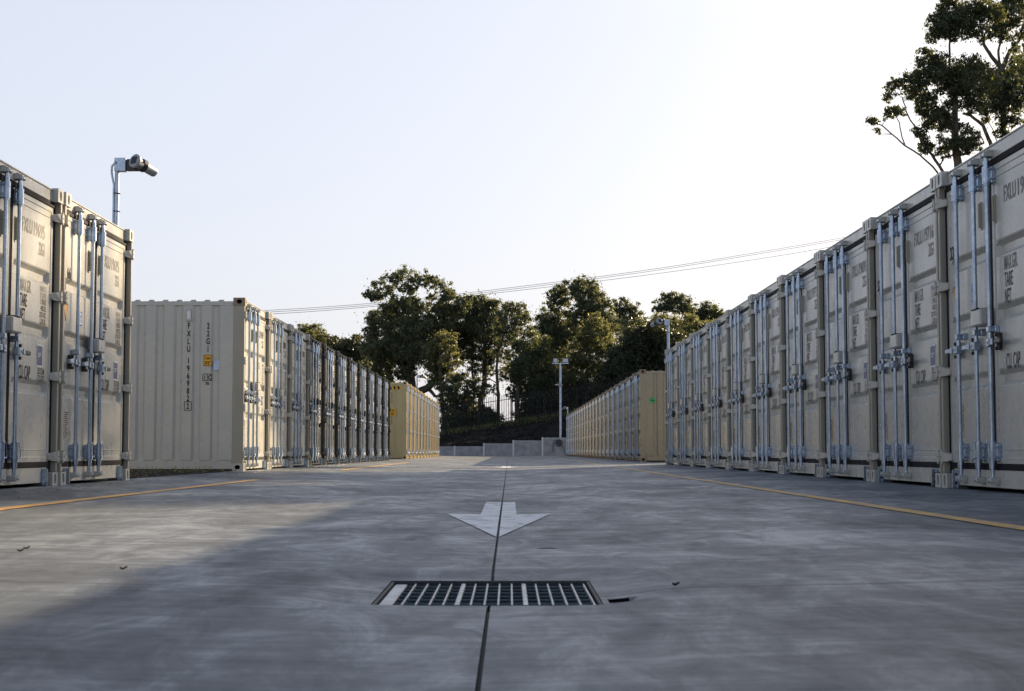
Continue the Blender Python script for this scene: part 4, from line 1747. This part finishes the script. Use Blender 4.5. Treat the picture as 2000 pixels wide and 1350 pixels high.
def tree(name, label, D, base, spine, clumps, leaf, bark, L, W, seed, r0=.22, cov=2.0, droop=.6, group=None, dep=1.0, extra=(), cat='tree', flat=.8, twigs=3):
    """base px,py,D ; spine: trunk pixels upward ; clumps: (px,py,rpx[,density[,depth offset]])."""
    rng = random.Random(seed)
    if 48 < D < 60:
        r0 *= 1.24
        extra = [(e[0] * 1.24, e[1]) for e in extra]
    b = at(base[0], base[1], D)
    gz = terr(b.x, D)
    b.z = min(b.z, gz) if D > 106 else b.z
    if D < 106:
        b.z = 0
    root = empty(name, b)
    tag(root, label, cat, group)
    k = D / F_PX
    gr = 1.5 if D < 60 else 1.32
    cl = []
    for c in clumps:
        px, py, rp = c[:3]
        dens = c[3] if len(c) > 3 else 1.0
        dd = (c[4] if len(c) > 4 else rng.uniform(-1, 1) * dep) * rp * k * 1.1
        p = at(px, py, D + dd) - b
        cl.append((p, rp * k * gr, rp * k * flat * gr, dens))
    for p_, r_, z_, d_ in list(cl):
        for q_ in range(2):
            ang, rr_ = rng.uniform(0, 6.28), r_ * rng.uniform(.75, 1.25)
            cl.append((p_ + Vector((math.cos(ang) * rr_, rng.uniform(-.6, .6) * r_, math.sin(ang) * rr_ * .8)), r_ * rng.uniform(.28, .5), z_ * rng.uniform(.22, .42), d_ * .8))
    mb = MB()
    sp = [Vector((0, 0, -.3))] + [at(q[0], q[1], D + (q[2] if len(q) > 2 else 0)) - b for q in spine]
    nodes = []
    for i in range(len(sp) - 1):
        ra = r0 * (1 - .75 * i / len(sp))
        rb = r0 * (1 - .75 * (i + 1) / len(sp))
        pts = limb(mb, sp[i], sp[i + 1], ra, rb, rng, .05, 5, 9)
        for j, p in enumerate(pts):
            nodes.append((p, ra + (rb - ra) * j / 5))
    for chain in extra:
        cp = [at(q[0], q[1], D + (q[2] if len(q) > 2 else 0)) - b for q in chain[1]]
        for i in range(len(cp) - 1):
            ra = chain[0] * (1 - .7 * i / len(cp))
            rb = chain[0] * (1 - .7 * (i + 1) / len(cp))
            pts = limb(mb, cp[i], cp[i + 1], ra, rb, rng, .06, 5, 8)
            for j, p in enumerate(pts):
                nodes.append((p, ra + (rb - ra) * j / 5))
    for (p, r, rz, dens) in sorted(cl, key=lambda q: q[0].z):
        best = min(nodes, key=lambda q: (q[0] - p).length + (3.0 * max(0, q[0].z - p.z + r * .3)))
        ra = min(best[1] * .75, r0 * .4)
        pts = limb(mb, best[0], p + Vector((0, 0, -rz * .2)), ra, ra * .35, rng, .14, 6, 6)
        for j in range(2, 7):
            nodes.append((pts[j], ra * (1 - .65 * j / 6)))
        for t in range(twigs):
            e = p + Vector((rng.uniform(-1, 1) * r, rng.uniform(-1, 1) * r, rng.uniform(-.3, .9) * rz)) * .85
            limb(mb, pts[4], e, ra * .38, ra * .08, rng, .12, 4, 4)
    if D > 60:
        L, W = L * .60, W * .66
    mb.build('trunk', [bark], root)
    me = leaves_mesh('crown', cl, L, W, leaf, seed, cov, droop, *((42, .36) if D < 60 else (26, .33)))
    if me:
        link('crown', me, root)
    return root


G = 'trees behind the fence'
tree('eucalyptus_tree', 'tallest eucalypt left of centre with an open umbrella top', 125, (812, 850), [(806, 770), (800, 735), (795, 690), (792, 640), (788, 590)],
     [(725, 575, 12, .6), (742, 563, 14, .6), (768, 546, 16, .6), (790, 537, 17, .6), (812, 548, 16, .6), (832, 548, 14, .6), (848, 558, 15, .6), (868, 565, 14, .6), (880, 578, 11, .6), (780, 558, 11, .5),
      (716, 578, 7), (760, 570, 10), (800, 565, 13), (868, 585, 13), (845, 582, 8), (740, 580, 10),
      (775, 605, 26), (800, 600, 20), (755, 628, 24), (738, 640, 20), (726, 660, 18), (775, 645, 34), (805, 635, 30), (835, 622, 26), (850, 640, 24), (800, 665, 34),
      (840, 660, 30), (755, 672, 30), (735, 690, 24), (780, 700, 32), (815, 700, 30), (850, 690, 22), (745, 715, 18, .7), (770, 735, 20, .6), (735, 730, 15, .6), (865, 612, 22), (890, 605, 18),
      (905, 592, 15), (720, 715, 16, .6), (795, 730, 14, .5)],
     'leaf_a', 'bark', .40, .15, 21, .55, 1.9, .5, G, extra=((.34, [(806, 770), (835, 758), (860, 735), (872, 700), (878, 640)]), (.22, [(812, 790), (770, 760), (742, 735)]), (.16, [(835, 758), (850, 775), (868, 770)])))
tree('eucalyptus_tree', 'young gum with drooping leaves just right of the tallest eucalypt', 121, (868, 842), [(866, 800), (862, 750), (860, 700), (858, 690)],
     [(850, 690, 20), (870, 680, 18), (845, 720, 22), (862, 715, 20), (880, 735, 20, .8), (850, 745, 16, .7), (875, 705, 18), (868, 665, 16)], 'leaf_b', 'bark', .38, .13, 5, .16, 1.7, .8, G)
tree('small_tree', 'small pale rounded tree top over the charcoal containers', 140, (600, 860), [(602, 760), (602, 690)],
     [(597, 648, 14), (612, 650, 16), (625, 660, 14), (600, 665, 18), (618, 672, 18), (605, 690, 22), (630, 685, 18)], 'leaf_b', 'bark', .36, .14, 6, .2, 2.2, .4, G)
tree('bushy_tree', 'low dark bushy tree at the left end of the trees', 134, (690, 860), [(690, 790), (692, 730)],
     [(648, 676, 14), (665, 680, 18), (685, 682, 18), (705, 678, 18), (660, 700, 22), (690, 705, 26), (715, 700, 22), (640, 690, 14), (740, 700, 20), (720, 740, 26), (690, 740, 28), (660, 740, 26), (745, 745, 22)],
     'leaf_c', 'bark', .36, .15, 8, .25, 2.3, .4, G)
tree('eucalyptus_tree', 'leaning gum with a dense crown over the gap in the middle', 128, (935, 842), [(938, 800), (944, 760), (946, 700), (944, 650), (940, 620)],
     [(905, 612, 20), (925, 605, 20), (945, 600, 20), (965, 608, 18), (900, 635, 26), (930, 635, 28), (960, 635, 24), (912, 662, 28), (945, 665, 28), (972, 655, 20), (905, 690, 24), (930, 695, 22, .8),
      (960, 690, 18, .7), (890, 655, 24), (952, 720, 12, .6), (928, 725, 14, .6), (940, 595, 14, .7), (968, 595, 11, .6), (880, 640, 20)],
     'leaf_a', 'bark', .38, .14, 31, .30, 1.9, .6, G, extra=((.12, [(926, 838), (926, 760), (924, 700), (922, 660)]),))
tree('eucalyptus_tree', 'thin straight gum with sparse foliage in the middle gap', 123, (974, 838), [(973, 790), (971, 740), (972, 690), (985, 640), (992, 610)],
     [(985, 612, 16, .8), (1000, 603, 14, .8), (1015, 610, 15, .8), (1025, 622, 13, .8), (990, 635, 20, .8), (1010, 640, 20, .8), (985, 662, 18, .7), (1005, 670, 18, .7), (968, 690, 12, .5), (988, 695, 15, .6),
      (960, 730, 10, .5), (985, 730, 12, .5), (1000, 720, 14, .6), (965, 760, 9, .4)], 'leaf_a', 'bark', .36, .12, 12, .16, 1.6, .8, G)
tree('bushy_tree', 'dark low-branched tree in front of the leaning gum', 119, (905, 846), [(905, 810), (906, 780), (908, 760)],
     [(880, 770, 20, .8), (905, 755, 21, .8), (930, 754, 17, .7), (895, 790, 20, .8), (918, 785, 20, .8), (940, 772, 12, .6), (880, 800, 18, .8), (945, 800, 9, .5), (870, 785, 12, .6), (905, 812, 16, .7)],
     'leaf_d', 'bark', .34, .13, 14, .22, 2.0, .6, G)
tree('eucalyptus_tree', 'dark narrow gum on the right of the middle gap', 120, (1008, 832), [(1009, 790), (1012, 750), (1018, 710), (1024, 670)],
     [(1030, 665, 20), (1045, 680, 22), (1020, 690, 22), (1040, 705, 26), (1012, 715, 22), (1030, 730, 26), (1055, 725, 24), (1005, 740, 16), (1045, 755, 28), (1022, 765, 22), (1065, 770, 26), (1050, 790, 24), (1000, 765, 13, .7), (1080, 795, 24), (1072, 740, 26)],
     'leaf_d', 'bark', .36, .13, 15, .22, 2.0, .7, G)
tree('eucalyptus_tree', 'gum with a small detached top left of the double-topped gum', 140, (1085, 850), [(1086, 780), (1088, 700), (1090, 640), (1092, 600)],
     [(1080, 577, 13), (1095, 570, 13), (1104, 582, 12), (1075, 595, 12), (1095, 595, 14, .7), (1070, 612, 13, .7), (1075, 625, 20), (1100, 630, 20), (1060, 645, 22), (1085, 650, 26), (1110, 655, 24), (1065, 675, 24), (1095, 685, 28), (1075, 710, 28), (1105, 720, 28)],
     'leaf_a', 'bark_pale', .38, .13, 16, .25, 1.8, .7, G)
tree('eucalyptus_tree', 'tall gum with the highest domed top right of centre', 138, (1140, 850), [(1141, 780), (1140, 700), (1136, 640), (1137, 600)],
     [(1125, 565, 15), (1140, 558, 16), (1155, 568, 17), (1135, 578, 19), (1158, 588, 18), (1175, 590, 15), (1182, 602, 13), (1165, 608, 18), (1140, 605, 15, .8), (1120, 612, 13, .7), (1150, 630, 24), (1178, 628, 20), (1128, 635, 20), (1195, 640, 18),
      (1150, 660, 28), (1180, 665, 26)],
     'leaf_a', 'bark_pale', .38, .13, 17, .25, 1.9, .6, G)
tree('eucalyptus_tree', 'sunlit yellow-green gum in front of the domed gum', 122, (1140, 842), [(1142, 800), (1146, 740), (1152, 690), (1158, 650)],
     [(1160, 630, 16), (1175, 640, 16), (1150, 650, 18), (1172, 662, 20), (1140, 675, 20), (1162, 690, 22), (1180, 690, 16), (1125, 700, 22), (1150, 715, 24), (1175, 720, 20), (1110, 735, 24), (1140, 750, 28), (1168, 755, 22), (1120, 770, 24), (1150, 780, 24), (1095, 760, 18)],
     'leaf_b', 'bark', .36, .12, 18, .20, 1.7, .9, G)
tree('eucalyptus_tree', 'small loose gum top between the domed gum and the dark bush', 150, (1222, 840), [(1222, 740), (1222, 660), (1221, 625)],
     [(1218, 596, 12), (1232, 602, 12), (1208, 608, 11), (1224, 614, 14), (1242, 615, 10), (1212, 632, 15), (1232, 632, 16), (1222, 655, 20), (1250, 630, 9, .7)], 'leaf_a', 'bark_pale', .36, .13, 19, .18, 1.7, .6, G)
tree('dense_bush', 'large dense near-black bush right of the floodlight pole', 116, (1250, 835), [(1250, 800), (1252, 750)],
     [(1215, 695, 24), (1240, 672, 26), (1270, 662, 28), (1300, 665, 28), (1200, 725, 26), (1230, 715, 34), (1265, 705, 36), (1300, 700, 34), (1195, 755, 28), (1225, 755, 36), (1262, 750, 38), (1300, 745, 36), (1330, 690, 34), (1335, 735, 34), (1190, 785, 22), (1220, 790, 30), (1260, 790, 34), (1365, 720, 34)],
     'leaf_c', 'bark', .34, .15, 20, .3, 3.0, .2, G, cat='bush', flat=.95)
tree('dense_bush', 'olive-topped bush behind the near-black bush', 130, (1330, 835), [(1330, 760), (1332, 700)],
     [(1265, 640, 16), (1285, 635, 18), (1310, 640, 20), (1335, 640, 22), (1360, 645, 22), (1385, 650, 20), (1275, 655, 22), (1300, 660, 24), (1330, 662, 26), (1360, 668, 26), (1390, 675, 24), (1250, 650, 14)],
     'leaf_b', 'bark', .34, .14, 22, .25, 2.4, .2, G, cat='bush')
tree('eucalyptus_tree', 'small umbrella-shaped gum above the right security camera', 142, (1318, 835), [(1318, 720), (1318, 650), (1317, 620)],
     [(1292, 597, 12), (1306, 588, 13), (1322, 585, 14), (1338, 592, 13), (1346, 604, 11), (1315, 600, 15), (1300, 607, 10), (1332, 607, 11), (1285, 605, 7), (1350, 618, 8, .7)], 'leaf_a', 'bark', .36, .13, 23, .16, 1.8, .5, G,
     extra=((.10, [(1317, 655), (1328, 630), (1336, 608)]),))
tree('bushy_tree', 'dark rounded tree just above the right container roofs', 145, (1385, 835), [(1385, 740), (1384, 660)],
     [(1368, 612, 13), (1384, 608, 15), (1400, 614, 12), (1375, 626, 17), (1395, 628, 16), (1358, 632, 13), (1410, 630, 12), (1380, 645, 20)], 'leaf_d', 'bark', .36, .14, 24, .2, 2.3, .4, G)
G = 'shrubs along the fence'
for i, (px, py, s, lab) in enumerate(((885, 828, 12, 'shrub by the fence at the foot of the tallest eucalypt'), (912, 826, 14, 'shrub by the fence below the dark low-branched tree'),
                                      (955, 822, 12, 'shrub by the fence between the leaning and thin gums'), (1075, 800, 20, 'dark shrub by the fence left of the floodlight pole'), (1045, 806, 18, 'shrub by the fence under the dark narrow gum'), (1120, 792, 20, 'dark shrub by the fence just right of the floodlight pole'),
                                      (1165, 785, 20, 'shrub by the fence under the sunlit yellow-green gum'), (935, 822, 13, 'small shrub by the fence under the leaning gum'))):
    s *= 1.5
    tree('shrub', lab, 117 + i * .7, (px, py + s), [(px, py)], [(px - s * .6, py, s * .8), (px + s * .6, py + 1, s * .8), (px, py - s * .6, s * .8), (px, py + s * .4, s)],
         'leaf_c' if i % 2 else 'leaf_d', 'bark', .25, .09, 60 + i, .06, 1.8, .3, G, cat='shrub')

# near gums over the right containers
G = 'gums over the right front row'
D = 52
tree('eucalyptus_tree', 'near gum with many bare forked limbs over containers 31 and 32', D, (1880, 885), [(1878, 500), (1871, 317), (1866, 252), (1866, 201), (1858, 150)],
     [(1846, 48, 20), (1866, 40, 20), (1830, 58, 16), (1899, 22, 20), (1880, 30, 16), (1920, 22, 20), (1940, 28, 16), (1850, 62, 16), (1880, 58, 20), (1905, 60, 18), (1821, 76, 9), (1806, 101, 8), (1818, 116, 14), (1836, 118, 12), (1800, 125, 10),
      (1826, 148, 20), (1800, 150, 16), (1786, 155, 16), (1845, 145, 22), (1866, 150, 24), (1895, 138, 22), (1915, 150, 22), (1890, 165, 22), (1850, 168, 18), (1781, 178, 16), (1797, 182, 14), (1743, 172, 10), (1752, 164, 9), (1735, 192, 8), (1742, 216, 9), (1755, 220, 9), (1735, 226, 7),
      (1705, 240, 8), (1713, 256, 5), (1698, 236, 5), (1816, 200, 15), (1800, 214, 12), (1818, 224, 14), (1844, 228, 18), (1826, 240, 16), (1852, 244, 14), (1790, 257, 9), (1800, 268, 9), (1806, 280, 9), (1806, 296, 8), (1815, 288, 7),
      (1888, 268, 18), (1902, 280, 14), (1878, 285, 14), (1851, 285, 14), (1842, 296, 10), (1896, 196, 18), (1910, 205, 14), (1858, 205, 12), (1875, 180, 18), (1848, 12, 10), (1836, 18, 8), (1860, 6, 9), (1845, -12, 14), (1880, -14, 16), (1846, 30, 9)],
     'leaf_d', 'bark', .115, .044, 41, .15, 1.25, .7, G, twigs=3,
     extra=((.055, [(1880, 420), (1841, 335), (1801, 280), (1790, 255)]), (.032, [(1850, 420), (1831, 337), (1768, 285), (1725, 247), (1708, 240)]), (.06, [(1866, 252), (1850, 230), (1826, 205)]),
            (.028, [(1801, 280), (1778, 235), (1762, 190)]), (.05, [(1866, 201), (1857, 150), (1855, 110), (1858, 60)]), (.02, [(1768, 285), (1757, 240), (1748, 222)])))
tree('eucalyptus_tree', 'near gum with a forked trunk cut by the right edge of the photo', D + 3, (1968, 885), [(1966, 500), (1960, 252), (1957, 138)],
     [(1932, 186, 22), (1945, 170, 20), (1954, 214, 18), (1940, 205, 16), (1975, 164, 22), (1987, 128, 16), (1972, 145, 16), (1992, 189, 20), (1970, 195, 20), (1982, 238, 11), (1960, 235, 12), (1968, 45, 16), (1985, 35, 16), (1950, 50, 13), (1990, 72, 9), (1960, 70, 11), (1940, 68, 12),
      (1975, 12, 14), (1990, -5, 18), (1955, 18, 12), (2015, 150, 26), (2020, 200, 24), (2020, 60, 24), (2030, 110, 24), (1930, 155, 16), (1950, 262, 8), (1965, 262, 8), (1985, 95, 8), (1930, 0, 9), (1940, 15, 8), (1925, 235, 7)],
     'leaf_d', 'bark', .115, .044, 42, .13, 1.25, .7, G, twigs=3,
     extra=((.075, [(1945, 330), (1935, 280), (1920, 245), (1895, 225), (1880, 222)]), (.075, [(1957, 138), (1940, 115), (1922, 88), (1915, 50)]), (.07, [(1957, 138), (1970, 105), (1990, 80), (2003, 40)]), (.045, [(1957, 138), (1950, 100), (1957, 60), (1965, 40)]),
            (.02, [(1950, 300), (1940, 255), (1925, 232)])))

for nm, X0, Y0, rad_, nc, sd_ in (('near gum standing just beyond the right edge of the photo', 15.0, 35.5, (2.6, 4.2, 2.5), 26, 77),
                                  ('near gum standing behind the cut-off one beyond the right edge', 18.2, 45.0, (2.6, 4.0, 2.4), 22, 78)):
    rg_ = random.Random(sd_)
    cl_ = []
    for k in range(nc):
        while True:
            u = [rg_.uniform(-1, 1) for _ in range(3)]
            if sum(q * q for q in u) <= 1:
                break
        X_, Y_, Z_ = X0 + u[0] * rad_[0], Y0 + u[1] * rad_[1], 10.2 + u[2] * rad_[2]
        cl_.append((994 + 3000 * X_ / Y_, 881 - 3000 * (Z_ - .3) / Y_, 62 * 36 / Y0, .42, Y_ - Y0))
    cl_ = [(994 + 3000 * (X0 + (c[0] - 994) / 3000 * (Y0 + c[4]) - X0) / (Y0 + c[4]), c[1], c[2], c[3], c[4]) for c in cl_]
    pb = 994 + 3000 * X0 / Y0
    tree('eucalyptus_tree', nm, Y0, (pb, 885), [(pb, 560), (pb + 8, 300), (pb, 60)], cl_, 'leaf_d', 'bark', .13, .05, sd_, .16, 1.2, .7, G, twigs=2)
